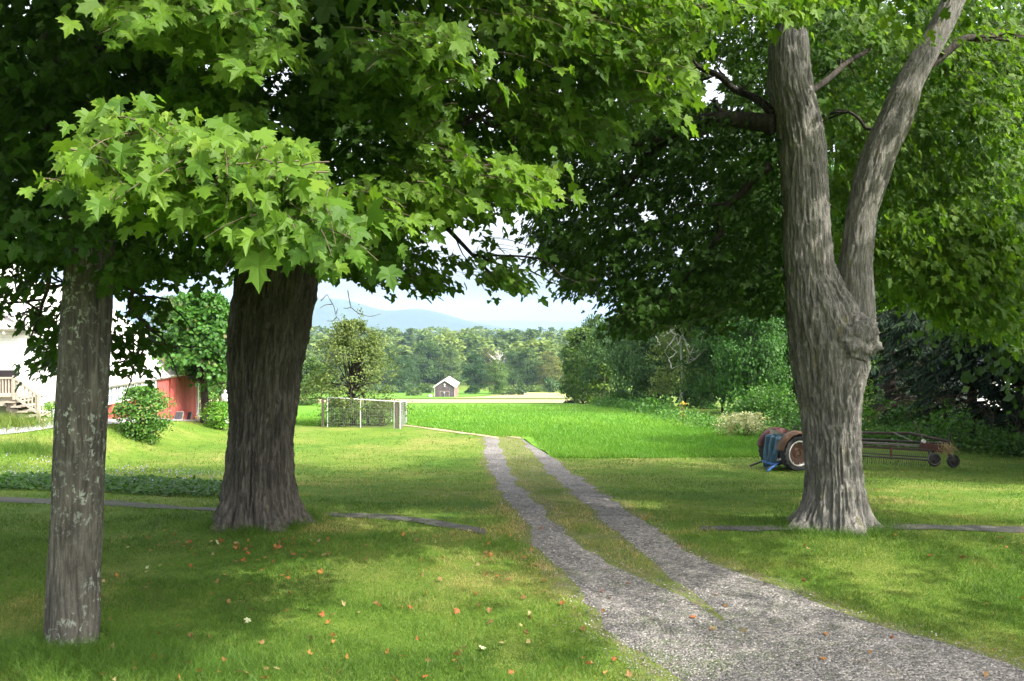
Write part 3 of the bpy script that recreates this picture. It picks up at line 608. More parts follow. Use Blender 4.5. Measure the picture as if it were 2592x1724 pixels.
for P in ([(960,660),(1080,640),(1150,690),(1130,740),(1040,745),(960,710)], [(1130,630),(1300,620),(1325,700),(1260,745),(1180,720),(1120,690)], [(860,690),(960,660),(950,730),(880,715)], [(1040,720),(1110,720),(1070,760)], [(1255,720),(1310,700),(1290,760)]):
    region(b, rs, P, 10, 12.5, 20, (.85, -.4), .115, 9, .5, .45, LEAF_M, (.25, .75), twb=tb)
overhead(b, rs, (-3.9, 13.5, 10.5), (8.0, 7.5, 6.5), 4200, 13, .18)
overhead(b, rs, (1.5, 8.8, 10.0), (6.5, 4.2, 3.6), 1900, 13, .18, 0)  # unseen shade roof of leaves, added to darken the canopy below
b.build('crown', M['leaf'], tree_L); tb.build('twigs', M['twig'], tree_L); tb = Rel()
# --- right forked maple
b = Rel()
RA = [(1330,400),(1500,320),(1700,300),(1960,300),(2010,560),(2000,800),(1900,800),(1800,800),(1700,830),(1580,850),(1545,830),(1600,770),(1530,735),(1490,755),(1440,735),(1450,690),(1400,690),(1345,650)]
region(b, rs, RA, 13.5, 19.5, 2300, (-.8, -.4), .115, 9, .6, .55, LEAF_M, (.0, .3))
for P in ([(1420,680),(1530,690),(1520,750),(1440,740)], [(1530,780),(1680,770),(1700,850),(1560,860)], [(1340,600),(1450,610),(1440,690),(1360,660)], [(1700,740),(1850,760),(1840,850),(1720,850)]):
    region(b, rs, P, 13.5, 15.5, 26, (-.8, -.4), .11, 9, .5, .45, LEAF_M, (.0, .4), twb=tb)
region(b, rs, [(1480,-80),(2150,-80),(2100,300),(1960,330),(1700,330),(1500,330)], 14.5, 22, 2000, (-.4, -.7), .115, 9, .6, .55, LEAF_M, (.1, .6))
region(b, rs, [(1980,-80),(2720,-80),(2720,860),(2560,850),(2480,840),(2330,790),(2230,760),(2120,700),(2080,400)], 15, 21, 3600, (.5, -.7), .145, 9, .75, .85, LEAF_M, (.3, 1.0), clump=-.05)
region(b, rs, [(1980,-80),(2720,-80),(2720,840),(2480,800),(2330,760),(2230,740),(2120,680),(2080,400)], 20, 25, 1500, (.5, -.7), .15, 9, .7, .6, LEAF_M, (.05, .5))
region(b, rs, [(2200,560),(2400,520),(2600,600),(2640,820),(2500,870),(2420,840),(2300,740)], 14.5, 16, 170, (.5, -.7), .135, 9, .65, .9, LEAF_M, (.4, .95))
region(b, rs, [(2380,120),(2600,60),(2640,300),(2480,330)], 12.5, 15, 70, (.5, -.7), .115, 9, .5, .55, LEAF_M, (.4, .9), twb=tb)
region(b, rs, [(2110,60),(2250,40),(2340,130),(2200,140)], 12.8, 13.2, 14, (.3, -.8), .11, 9, .45, .5, LEAF_M, (.5, .95))
overhead(b, rs, (5.2, 14.5, 10.5), (8.5, 8.0, 6.5), 7500, 13, .18)
b.build('crown', M['leaf'], tree_R)
b = Rel(); overhead(b, rs, (13.2, 5.2, 9), (5.5, 4.8, 5.0), 2600, 12, .2); b.build('crown', M['leaf'], tree_X); b = Rel(); bark_tube(b, [(-.4, 13.2, 5.2, .5), (.6, 13.2, 5.2, .42), (4, 13.1, 5.3, .36), (9, 13.3, 5.1, .16)], 60, .04, (12, 1.2), 33); b.build('trunk', M['bark_grey'], tree_X, True)
tb.build('twigs', M['twig'], tree_R)
# ------------------------------------------------------------------ grass, gravel stones, fallen leaves, flower border
def in_sheet(X, Y):      # hay field footprint
    return (Y > field_near(X)-.0) & (X > FE[0, 0]-9) & (X < 13.0+(Y-38)*-.02) & (Y > 38)
def on_path(X, Y):
    x, y = topx(np.stack([X, Y, terr(X, Y)], -1)); r = np.zeros(X.shape, bool)
    for a, c in FP: r |= inpoly(x, y, a+c[::-1])
    return r
TR = [(-3.87, 14.0, .62), (4.78, 13.6, .60), (-4.15, 8.7, .28)]
def blades(mb, X, Y, h, wd, rs, tint, lean=.5, bunch=None):
    n = len(X); Z = terr(X, Y); a = rs.rand(n)*2*PI; l = rs.normal(size=(n, 2))*lean
    d = np.stack([np.cos(a), np.sin(a)], 1)*(wd/2)[:, None] if np.ndim(wd) else np.stack([np.cos(a), np.sin(a)], 1)*wd/2
    B = np.stack([X, Y, Z-.005], 1); V = np.empty((n, 3, 3))
    V[:, 0] = B; V[:, 1] = B; V[:, 0, :2] -= d; V[:, 1, :2] += d; V[:, 2] = B; V[:, 2, :2] += l*h[:, None]; V[:, 2, 2] += h
    mb.add(V.reshape(-1, 3), np.arange(3*n).reshape(-1, 3), tint)
rs = RS(21); b = MB()
n = 580000
py = 1095+705*rs.rand(n)**1.0; px = -500+3750*rs.rand(n); Y = py2Y(py); X = (px-HX)*Y/F
pth = on_path(X, Y+.05*rs.normal(size=n)); k = ~on_gravel(X+.05*rs.normal(size=n), Y+.06*rs.normal(size=n)) & (~pth | (rs.rand(n) < .25)) & ~((Y > field_near(X)) & (X > -9.5)) & (rs.rand(n) < np.interp(Y, [24, 44], [1, .05])) & (Y < 44)
for tx, ty, r in TR: k &= (X-tx)**2+(Y-ty)**2 > r*r
X, Y = X[k], Y[k]
ed = np.minimum.reduce([np.abs(X-e(Y)) for e in (eLl, eLr, eRl, eRr)]); tn = np.clip(.40+.36*fbm(X/2.8, Y/2.8, 0, 5, 3)+.24*fbm(X/.5, Y/.5, 0, 6, 2)+.17*rs.normal(size=len(X))+.40*np.exp(-ed/.22), 0, 1)
hh = (.023+.025*rs.rand(len(X)))*(1+.5*fbm(X/.6, Y/.6, 0, 7, 2))*(1+.018*Y)
blades(b, X, Y, hh, np.maximum(.0045, .0007*Y), rs, tn, .55)
kind(b.build('lawn_grass', M['grass']), 'stuff')
# longer grass tufted round the trunks, along the drive edges and in rough spots
b = MB()
def tuft(cx, cyy, sx, sy, n, h0, h1, tl=.15, th=.6, lean=.6, wd=.0055):
    X = cx+sx*rs.normal(size=n); Y = cyy+sy*rs.normal(size=n); k = np.ones(n, bool)
    for tx, ty, r in TR: k &= (X-tx)**2+(Y-ty)**2 > (r*.92)**2
    X, Y = X[k], Y[k]; m = len(X); blades(b, X, Y, h0+(h1-h0)*rs.rand(m), np.full(m, wd), rs, tl+(th-tl)*rs.rand(m), lean)
for tx, ty, r in TR:
    n = int(5200*r); a = rs.rand(n)*2*PI; q = r*(1.0+.35*np.abs(rs.normal(size=n))); X = tx+q*np.cos(a); Y = ty+q*np.sin(a)
    blades(b, X, Y, .05+.11*rs.rand(n), np.full(n, .007), rs, .05+.55*rs.rand(n), .7)
tuft(-4.1, 8.25, .8, .25, 5500, .06, .20, .0, .5, .9, .005); tuft(-2.9, 8.2, .7, .18, 2600, .06, .15, .05, .45, .9, .005); tuft(-4.9, 8.3, .5, .3, 2500, .06, .18, .0, .5, .9, .005)
G = px2g(75, 1142); tuft(G[0], G[1], .75, .35, 1600, .15, .42, .0, .5, .5, .012)
G = px2g(20, 1078); tuft(G[0]-.3, G[1], 1.0, .55, 2500, .2, .6, .3, .95, .6, .02)
for cx, cyy, s in ((-.9, 8.5, .5), (.6, 8.1, .6), (-1.5, 10, .4), (3.6, 12.6, .7), (5.6, 12.4, .8)): tuft(cx, cyy, s, s*.5, 900, .05, .10, .1, .6)
for k in range(260):      # weeds coming up through the gravel
    px, py = 1340+1000*rs.rand(), 1380+340*rs.rand(); Q = px2g(px, py) if k % 3 else px2g(1620+420*rs.rand(), 1470+230*rs.rand())
    if bool(on_gravel(Q[:1], Q[1:])[0]): tuft(Q[0], Q[1], .05+.10*rs.rand(), .05, int(10+45*rs.rand()), .02, .055, .1, .9, .8, .006)
kind(b.build('long_grass', M['grass']), 'stuff')
# hay field blades
b = MB(); n = 160000
py = 1026+140*rs.rand(n)**.8; px = 700+1350*rs.rand(n); Y = py2Y(py); X = (px-HX)*Y/F
k = (Y > field_near(X)-.35*rs.rand(len(X))) & (X > FE[0, 0]-8.5) & (X < np.interp(Y, [38, 143], [12.9, 9.4])) & (Y < 142)
X, Y = X[k], Y[k]; n = len(X); c_ = fbm(X/3, Y/6, 0, 3, 3)
blades(b, X, Y, np.interp(Y-field_near(X), [-.3, 1.2, 5], [.7, .95, 1])*(.10+.12*rs.rand(n))*(1+.35*c_)*(1+.004*Y), .0009*Y, rs, np.clip(.5+.35*c_+.2*rs.normal(size=n), 0, 1), .5)
kind(b.build('field_grass', M['crop']), 'stuff')
# stones of the drive
b = MB(); n = 46000
py = 1180+560*rs.rand(n)**.9; px = 1180+1450*rs.rand(n); Y = py2Y(py); X = (px-HX)*Y/F+.03*rs.normal(size=n); k = on_gravel(X+.16*rs.normal(size=n), Y+.2*rs.normal(size=n)); X, Y = X[k], Y[k]; n = len(X)
oct_ = np.array([(1,0,0),(0,1,0),(-1,0,0),(0,-1,0),(0,0,1.)]); s = (.005+.009*rs.rand(n)**2.5)*np.clip(Y/10, .8, 2)
jit5 = .6+.8*rs.rand(n, 5, 1); a = rs.rand(n)*2*PI; ca, sa = np.cos(a), np.sin(a); V = oct_[None]*jit5*s[:, None, None]; V[..., 2] *= .7
Vx = V[..., 0]*ca[:, None]-V[..., 1]*sa[:, None]; Vy = V[..., 0]*sa[:, None]+V[..., 1]*ca[:, None]
W = np.stack([Vx+X[:, None], Vy+Y[:, None], V[..., 2]+terr(X, Y)[:, None]+.013], -1)
fc = np.array([(0,1,4),(1,2,4),(2,3,4),(3,0,4)]); b.add(W.reshape(-1, 3), (fc[None]+(np.arange(n)*5)[:, None, None]).reshape(-1, 3), np.repeat(rs.rand(n), 4))
m, t, p = mat('pebble'); a_ = N(t, "ShaderNodeAttribute"); a_.attribute_name = 'tint'
r = ramp(t, [(0, (.066, .063, .06)), (.5, (.138, .132, .125)), (.85, (.225, .215, .20)), (1, (.40, .38, .35))]); t.links.new(a_.outputs['Fac'], r.inputs[0]); t.links.new(r.outputs[0], p.inputs['Base Color']); p.inputs['Roughness'].default_value = .8
kind(b.build('gravel', m), 'stuff')

# fallen leaves: each one its own object
protos = []
for v in range(5):
    r2 = RS(100+v); Vl, Fl = LEAF_D
    z = .30*np.abs(Vl[:, 0])**1.3*(.6+r2.rand())+.22*(Vl[:, 1]-.4)**2*(1 if v % 2 else -.4)+.10*np.sin(5*Vl[:, 0]+v)*Vl[:, 1]
    q = MB(); V = np.stack([Vl[:, 0]*(1-.25*(v % 3)), Vl[:, 1]-.4, z-z.min()*0], 1); q.add(V, Fl, .5)
    me_v = []
    for tn in (.05, .45, .65, .88, .99):
        q.T = [np.full(len(Fl), tn)]; me = bpy.data.meshes.new('fallen_leaf'); 
        o = q.build('fallen_leaf', M['fallen'], None, False); me_v.append(o.data); bpy.data.objects.remove(o)
    protos.append(me_v)
COLN = ['red orange', 'orange', 'brown', 'pale tan', 'pale green']
ZN = {'lawn': 'dry {} maple leaf fallen on the lawn left of the gravel drive', 'drive': 'dry {} maple leaf fallen on the gravel drive', 'right': 'dry {} maple leaf fallen on the lawn right of the gravel drive'}
cnt = 0; tries = 0
while cnt < 280 and tries < 4000:
    tries += 1
    zone = rs.choice(['lawn', 'drive', 'right'], p=[.74, .13, .13])
    if zone == 'lawn': px, py = 240+1450*rs.rand(), 1340+390*rs.rand()**.9
    elif zone == 'drive': px, py = 1300+1250*rs.rand(), 1300+420*rs.rand()
    else: px, py = 1500+1100*rs.rand(), 1330+330*rs.rand()
    if rs.rand() < .12 and zone == 'lawn': px, py = 1200+90*rs.normal(), 1400+40*rs.normal()
    if zone == 'lawn' and rs.rand() < .22: px, py = 640+130*rs.normal(), 1370+45*abs(rs.normal())
    g2 = px2g(px, py); og = bool(on_gravel(g2[:1], g2[1:])[0])
    if og != (zone == 'drive') or any((g2[0]-tx)**2+(g2[1]-ty)**2 < (r+.1)**2 for tx, ty, r in TR): continue
    side = 'lawn' if g2[0] < float(eLl(g2[1])) else 'right'
    if zone != 'drive': 
        if side != zone: continue
    ci = rs.choice(5, p=[.24, .33, .29, .11, .03]); me = protos[rs.randint(5)][ci]
    o = bpy.data.objects.new('fallen_leaf', me); C.objects.link(o); s = .038+.036*rs.rand(); o.scale = (s, s, s)
    o.location = (g2[0], g2[1], float(terr(*g2))+(.035 if zone != 'drive' else .022)); o.rotation_euler = (rs.normal()*.6, rs.normal()*.6, rs.rand()*2*PI)
    tag(o, ZN[zone].format(COLN[ci]), 'leaf', 'fallen maple leaves'); cnt += 1

# flower border along the old path
b = MB(); A = gpts([(-150, 1236), (0, 1240), (120, 1244), (250, 1247), (400, 1257), (560, 1262)]); Bk = gpts([(-150, 1206), (0, 1210), (120, 1212), (250, 1215), (400, 1222), (560, 1228)])
n = 8000; s = rs.rand(n); v = rs.rand(n)
def ip(Ar, s): return np.stack([np.interp(s, np.linspace(0, 1, len(Ar)), Ar[:, i]) for i in (0, 1)], 1)
Q = ip(A, s)*(1-v[:, None])+ip(Bk, s)*v[:, None]; P = np.c_[Q, terr(Q[:, 0], Q[:, 1])+.02+.24*rs.rand(n)*np.sin(PI*np.clip(v+.12, 0, 1))]
T = rdir(rs, n)*[1, 1, .4]+[0, 0, .25]; put_leaves(b, P, T, rdir(rs, n)*.5+[0, -.2, 1], .08+.06*rs.rand(n), .45*rs.rand(n), LEAF_O)
kind(b.build('flower_border', M['leaf_shrub']), 'stuff', 'low dark green border plants along the old path by the massive maple')
b = MB(); n = 1100; s = rs.rand(n); v = rs.rand(n)*1.5+.25; Q = ip(A, s)*(1-v[:, None])+ip(Bk, s)*v[:, None]; P = np.c_[Q, terr(Q[:, 0], Q[:, 1])+.14+.12*rs.rand(n)]
P = P[fbm(P[:, 0]/.7, P[:, 1]/.7, 0, 3, 2) > -.2]; n = len(P)
put_leaves(b, P, rdir(rs, n)+[0, 0, .6], rdir(rs, n)+[0, -.6, .6], .028+.02*rs.rand(n), rs.rand(n), LEAF_Q)
kind(b.build('border_flowers', M['lilac']), 'stuff', 'small lilac flowers above the low dark green border')
# ------------------------------------------------------------------ background trees, shrubs, woods
def blob_crown(mb, rs, h, w, base=.15, nb=26, n=5000, ls=.4, top=.35, shape=LEAF_Q, squash=.75, gap=.35, tl=0., th=1., bs=1.0):
    """crown of many leafy boughs: bough centres fill an egg, leaves sit in the outer half of each bough"""
    k = rs.rand(nb)**.8; z = (base+(1-base)*k)*h; prof = np.sin(np.clip((k*.88+.10), 0, 1)**top*PI*.98)**.7
    a = rs.rand(nb)*2*PI; r = w*.5*prof*(.45+.5*rs.rand(nb)); cb_ = np.stack([r*np.cos(a), r*np.sin(a), z], 1)
    br = bs*w*(.15+.12*rs.rand(nb))*(.6+.55*prof)
    i = rs.randint(nb, size=n); d = rdir(rs, n); d[:, 2] = np.where(d[:, 2] < -.3, -d[:, 2]*.4, d[:, 2]); q = br[i]*(.45+.6*rs.rand(n)**.7)
    P = cb_[i]+d*q[:, None]*[1, 1, squash]; P = P[P[:, 2] < h*1.03]; m = len(P); d = d[:m] if m == n else rdir(rs, m)
    keep = fbm(P[:, 0]/(w*.12), P[:, 1]/(w*.12), P[:, 2]/(w*.10), int(rs.randint(99)), 2) > -gap; P = P[keep]; m = len(P)
    o = P-[0, 0, h*.45]; o /= np.linalg.norm(o, axis=1)[:, None]+1e-6
    put_leaves(mb, P, rdir(rs, m)+o*.5-[0, 0, .35], o+rdir(rs, m)*.7+[0, 0, .35], ls*(.6+.7*rs.rand(m)), np.clip(tl+(th-tl)*(.5+.30*rs.normal(size=m)*.7+.25*fbm(P[:, 0]/(w*.2), P[:, 1]/(w*.2), P[:, 2]/(w*.2), 4, 2)), 0, 1), shape, .3)
    return cb_
def trunk_mesh(mb, rs, h, r, boughs, seg=8, frac=.75):
    P = wavy((0, 0, -.4), (.05*h*rs.normal()*.3, .05*h*rs.normal()*.3, h*frac), 14, h*.015, rs.randint(999)); mb.tube(P, np.linspace(r, r*.18, 14)*(1+.5*np.exp(-np.arange(14)*1.5)), seg)
    for c in boughs:
        j = min(13, max(2, int(14*min(.95, c[2]/h*.72/frac)))); mb.tube(wavy(P[j], c, 7, h*.012, rs.randint(999), .02*h), np.linspace(r*.32, r*.06, 7), 5)
def make_tree(rs, h, w, n, ls, base=.12, nb=26, top=.5, gap=.35, r=None, squash=.75, shape=LEAF_Q):
    cm, tm = MB(), MB(); cb_ = blob_crown(cm, rs, h, w, base, nb, n, ls, top, shape, squash, gap); trunk_mesh(tm, rs, h, r or h*.018, cb_[::2])
    return cm, tm
def proto(rs, m, *a, **k):
    cm, tm = make_tree(rs, *a, **k); oc = cm.build('crown', m); ot = tm.build('trunk', M['branch']); mc, mt = oc.data, ot.data
    bpy.data.objects.remove(oc); bpy.data.objects.remove(ot); return mc, mt
rs = RS(77)
DENSE = proto(rs, M['leaf_far'], 10, 8, 36000, .20, base=.06, nb=60, top=.55, gap=.3)
DEC = [proto(rs, M['leaf_far'], 10, 8, 9500, .46, base=.06, nb=30, top=.55), proto(rs, M['leaf_far'], 10, 6.4, 8500, .42, base=.05, nb=26, top=.62), proto(rs, M['leaf_far'], 10, 9.2, 10500, .48, base=.08, nb=36, top=.5), proto(rs, M['leaf_far'], 10, 5, 7000, .38, base=.04, nb=22, top=.7, gap=.25)]
FULL = [proto(rs, M['leaf_far'], 10, w_, 15000, .30, base=.03, nb=46, top=tp_, gap=.25, squash=.85) for w_, tp_ in ((8, .8), (6.4, .9), (9.2, .75), (5, .8))]
def place(name, label, cat, protoi, x, y, h, wd=None, col=(1, 1, 1), group=None, rz=None, sink=.2):
    mc, mt = protoi; base_w = {0: 8, 1: 6.4, 2: 9.2, 3: 5}; cand = DEC if protoi in DEC else FULL
    t = thing(name, label, cat, (x, y, float(terr(x, y))-sink), group, rs.rand()*6.28 if rz is None else rz)
    s = h/10; sx = s if wd is None else wd/base_w.get(cand.index(protoi) if protoi in cand else 0, 8.); t.scale = (sx, sx, s)
    for nm, me in (('crown', mc), ('trunk', mt)):
        o = bpy.data.objects.new(nm, me); C.objects.link(o); o.parent = t; o.color = (*col, 1)
    return t
def ptree(name, label, protoi, px, ytop, wpx, Y, col, group=None, cat='tree'):
    X = (px-HX)*Y/F; h = EYE-(ytop-HY)*Y/F-float(terr(X, Y)); return place(name, label, cat, DENSE if Y < 80 and h > 9 else FULL[protoi], X, Y, h, wpx*Y/F, col, group)
FR = 'trees at the front of the far wood'
for px, yt, wp, Y, pi, col, lab in (
  (760, 872, 105, 430, 0, (1.3, 1.25, 1.0), 'pale green far tree showing between the thick trunk and the apple tree'),
  (700, 880, 90, 440, 2, (1.0, 1.1, 1.0), 'far tree hidden mostly behind the thick dark trunk'),
  (850, 858, 95, 470, 2, (1.0, 1.05, 1.0), 'green far tree standing behind the apple tree crown'),
  (935, 868, 85, 480, 0, (1.05, 1.1, 1.1), 'green far tree just right of the apple tree'),
  (985, 880, 60, 500, 1, (.8, .95, 1.1), 'dusky far tree between the apple tree and the round dark tree'),
  (1023, 902, 66, 440, 0, (.72, .92, 1.0), 'round dark green far tree left of the wooden barn with a clear gap'),
  (1082, 866, 84, 500, 2, (.85, 1.0, .95), 'tallest broad far tree rising straight behind the wooden barn'),
  (1140, 876, 66, 500, 0, (1.15, 1.15, .95), 'lighter green far tree behind the barn roof ridge'),
  (1203, 898, 66, 400, 1, (.62, .85, .9), 'dark pointed far tree just right of the wooden barn'),
  (1256, 912, 56, 400, 0, (1.15, 1.3, .8), 'yellow green far tree next right of the dark pointed one'),
  (1234, 884, 58, 520, 0, (1.5, 1.05, 1.0), 'dull pinkish brown far tree behind the dark pointed one'),
  (1300, 890, 60, 500, 2, (.9, 1.05, 1.05), 'green far tree right of the bare white tree'),
  (1335, 884, 66, 460, 1, (1.0, 1.1, .95), 'tall far tree with a pale trunk above the low hedge'),
  (1390, 892, 66, 450, 0, (1.7, 1.2, .8), 'far tree with a rusty orange brown top'),
  (1440, 886, 80, 470, 2, (1.0, 1.15, .95), 'green far tree partly behind the row beside the field'),
  (640, 872, 100, 460, 2, (.95, 1.05, 1.0), 'far tree behind the catalpa and the thick trunk'),
): ptree('deciduous_tree', lab, pi, px, yt, wp, Y, col, FR)
# bare white tree
X, Y = (1263-HX)*505/F, 505; t_ = thing('bare_tree', 'bare whitish dead tree standing among green far trees right of the barn', 'tree', (X, Y, float(terr(X, Y))))
b = MB(); b.tube(wavy((0, 0, -1), (0, 0, 16), 10, .4, 3), np.linspace(.45, .15, 10), 6)
for k in range(26):
    z = 10+6*rs.rand(); a = rs.rand()*6.28; L = 3+3.5*rs.rand(); b.tube(wavy((0, 0, z), (L*math.cos(a), L*math.sin(a), z+3+4*rs.rand()), 7, .5, k), np.linspace(.16, .05, 7), 4)
b.build('trunk', M['deadwood'], t_)
# hedge and bushes by the far field
def bush(name, label, cat, X, Y, rx, ry, h, n, ls, col=(1, 1, 1), m='leaf_far', shape=LEAF_Q, group=None, stems=6, tl=0, th=1., gap=.4, part='foliage'):
    t = thing(name, label, cat, (X, Y, float(terr(X, Y))-.02), group); q = MB(); nb = max(8, int(n/160)); bo = blob_crown(q, rs, h, 2*rx, .01, nb, n, ls, .7, shape, .8, gap, tl, th, 1.3)
    q.V = [v*[1, ry/rx, 1] for v in q.V]; o = q.build(part, M[m], t); o.color = (*col, 1)
    if stems:
        s = MB()
        for c in bo[:stems*2]: s.tube(wavy((c[0]*.15, c[1]*.15, -.03), c, 6, h*.03, rs.randint(999)), np.linspace(.018*h, .006*h, 6), 5)
        s.build('stem', M['twig'], t)
    return t
HB = 'bushes along the far field edge'
for px, yb, wp, hp, col, lab in ((1396, 986, 40, 34, (.8, 1.0, 1.0), 'round dark bush at the right end of the far hedge'), (1317, 994, 22, 26, (.85, .95, 1.0), 'small round grey green bush alone in front of the far hedge'),
  (1350, 980, 60, 16, (1.3, 1.3, .9), 'low olive far hedge left of the round dark bush'), (1085, 990, 50, 22, (1.2, 1.25, 1.0), 'light green scrub bush left of the wooden barn'), (1050, 992, 40, 16, (1.1, 1.1, .9), 'low scrub between the round dark tree and barn'), (1290, 995, 36, 14, (1.2, 1.25, .9), 'low scrub under the yellow green far tree'), (965, 990, 60, 22, (1.2, 1.2, 1.0), 'low scrub right of the apple tree at the far field')):
    Y = 430 if yb < 992 else 380; X = (px-HX)*Y/F; bush('far_bush', lab, 'bush', X, Y, wp*.5*Y/F, wp*.35*Y/F, hp*Y/F, 900, 1.1, col, group=HB, stems=2)
# the far wood behind that row: one mass
b = MB(); r3 = RS(9); src = []
for k in range(5):
    cm = MB(); blob_crown(cm, r3, 10, [8, 7, 9, 6, 8][k], .06, 18, 900, .78, .75, LEAF_Q, .85, .25); src.append((np.concatenate(cm.V), cm.Fs[0], cm.T[0]))
nT = 850
for i in range(nT):
    Y = 530+820*r3.rand()**1.3; X = (r3.rand()*1300-130-HX+340)*Y/F*1.15; h = 12+16*r3.rand()**1.3; V, Fc, T = src[i % 5]; s = h/10*np.array([1.1+.55*r3.rand()]*2+[1.]); a = r3.rand()*6.28
    R = np.array([(math.cos(a), -math.sin(a), 0), (math.sin(a), math.cos(a), 0), (0, 0, 1)]); sub = slice(None) if Y < 900 else slice(0, None, 2)
    tone = r3.rand(); Fk = Fc[sub]; used = np.unique(Fk); rem = np.zeros(len(V), int); rem[used] = np.arange(len(used))
    W = (V[used]*s)@R.T+[X, Y, float(terr(X, Y))-1.5]; b.add(W, rem[Fk], np.clip(T[sub]*.35+1.1*tone-.25, 0, 1))
o = kind(b.build('far_wood', M['leaf_far']), 'stuff', 'mass of distant green woodland behind the far trees'); o.color = (1.45, 1.4, 1.1, 1)

# row of trees along the right side of the field
SR = 'trees beside the right edge of the field'
for px, yt, wp, Y, pi, col, lab in (
  (1476, 832, 120, 128, 1, (1.15, 1.25, .9), 'light green tree ending the row beside the field'),
  (1455, 900, 60, 137, 3, (.75, .95, .85), 'lower bushy tree at the far end of the field row'),
  (1545, 805, 130, 112, 0, (.72, .95, .95), 'blue green rounded tree second from the end of the field row'),
  (1515, 800, 110, 138, 2, (.8, .95, .85), 'taller tree peeping above the end of the field row'),
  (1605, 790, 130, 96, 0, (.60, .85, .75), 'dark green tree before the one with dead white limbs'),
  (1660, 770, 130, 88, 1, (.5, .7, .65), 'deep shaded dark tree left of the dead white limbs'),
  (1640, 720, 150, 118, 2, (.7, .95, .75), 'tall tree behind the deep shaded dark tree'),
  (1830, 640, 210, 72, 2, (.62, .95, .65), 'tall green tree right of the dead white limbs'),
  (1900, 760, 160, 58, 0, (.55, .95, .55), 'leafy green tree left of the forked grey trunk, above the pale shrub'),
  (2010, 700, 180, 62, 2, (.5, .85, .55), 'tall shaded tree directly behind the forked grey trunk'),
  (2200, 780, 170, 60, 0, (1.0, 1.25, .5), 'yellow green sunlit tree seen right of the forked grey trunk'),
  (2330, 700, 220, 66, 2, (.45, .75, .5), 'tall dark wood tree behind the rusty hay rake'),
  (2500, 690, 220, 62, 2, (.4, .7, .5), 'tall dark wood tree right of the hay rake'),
  (1735, 680, 190, 98, 0, (.6, .9, .7), 'rounded tree right behind the dead white limbs'),
  (1800, 840, 120, 88, 2, (.55, .85, .65), 'low dark tree just right of and behind the dead white limbs'),
  (2130, 120, 420, 66, 0, (.6, .9, .5), 'very tall wood tree rising straight behind the trunk fork'),
  (2360, 60, 420, 70, 2, (.6, .9, .5), 'very tall wood tree above the middle of the hay rake'),
  (2600, 90, 420, 62, 1, (.6, .9, .5), 'very tall wood tree above the right end of the hay rake'),
  (1880, 420, 300, 92, 2, (.55, .85, .5), 'very tall wood tree above the pale flowering shrub'),
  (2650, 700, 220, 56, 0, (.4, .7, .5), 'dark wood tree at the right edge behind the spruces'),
): ptree('deciduous_tree', lab, pi, px, yt, wp, Y, col, SR)
for X, Y, h, pi, lab in ((22.5, 24, 17, 2, 'big tree beyond the right edge shading the hay rake'), (21.5, 29.5, 16, 0, 'tall tree beyond the right edge beside the spruces'), (27, 22, 18, 0, 'tall tree far beyond the right edge near the old path'), (26, 27.5, 19, 2, 'highest tree beyond the right edge behind the others')):
    place('deciduous_tree', lab, 'tree', DENSE, X, Y, h, h*.75, (.8, 1, .7), 'trees beyond the right edge')
# poplar with dead white limbs
X, Y = (1722-HX)*74/F, 74; h = EYE-(765-HY)*Y/F-float(terr(X, Y))
t_ = thing('half_dead_tree', 'thin grey green tree with dead white limbs beside the field', 'tree', (X, Y, float(terr(X, Y))-.1)); q = MB(); blob_crown(q, rs, h, 5.2, .1, 34, 7000, .22, .5, LEAF_O, .8, .15, .3, 1.1); o = q.build('crown', M['leaf_far'], t_); o.color = (1.5, 1.35, 1.3, 1)
q = MB(); zz = lambda py: EYE-(py-HY)*72/F-float(terr(X, Y)); xx = lambda px: (px-1722)*72/F
q.tube(wavy((0, 0, -.2), (.1, 0, h*.9), 14, .12, 4), np.linspace(.16, .04, 14), 8)
for P in ([(1705,870),(1712,850),(1735,822),(1742,815)], [(1685,868),(1700,845),(1715,838)], [(1742,880),(1735,895),(1760,880),(1768,840),(1775,830)], [(1690,930),(1683,905),(1700,890),(1690,880)], [(1742,815),(1736,785),(1745,760)], [(1640,815),(1650,850),(1660,870)], [(1735,895),(1720,850),(1708,830)], [(1700,845),(1665,812),(1645,805)], [(1720, 825), (1700, 828), (1685, 838)], [(1768, 885), (1750, 905), (1725, 920)]):
    Q = np.array([(xx(x), -1.9-.1*i+.3*rs.rand(), zz(y)) for i, (x, y) in enumerate(P)]); s = np.linspace(0, len(P)-1, 14); q.tube(np.stack([np.interp(s, np.arange(len(P)), Q[:, i]) for i in range(3)], 1)+.03*rs.normal(size=(14, 3)), np.linspace(.055, .02, 14), 5)
    for k in range(5):
        a = Q[rs.randint(len(Q))]; q.tube(wavy(a, a+rdir(rs, 1)[0]*.8, 5, .08, rs.randint(999)), np.linspace(.022, .008, 5), 4)
q.build('dead_limbs', M['deadwood'], t_)
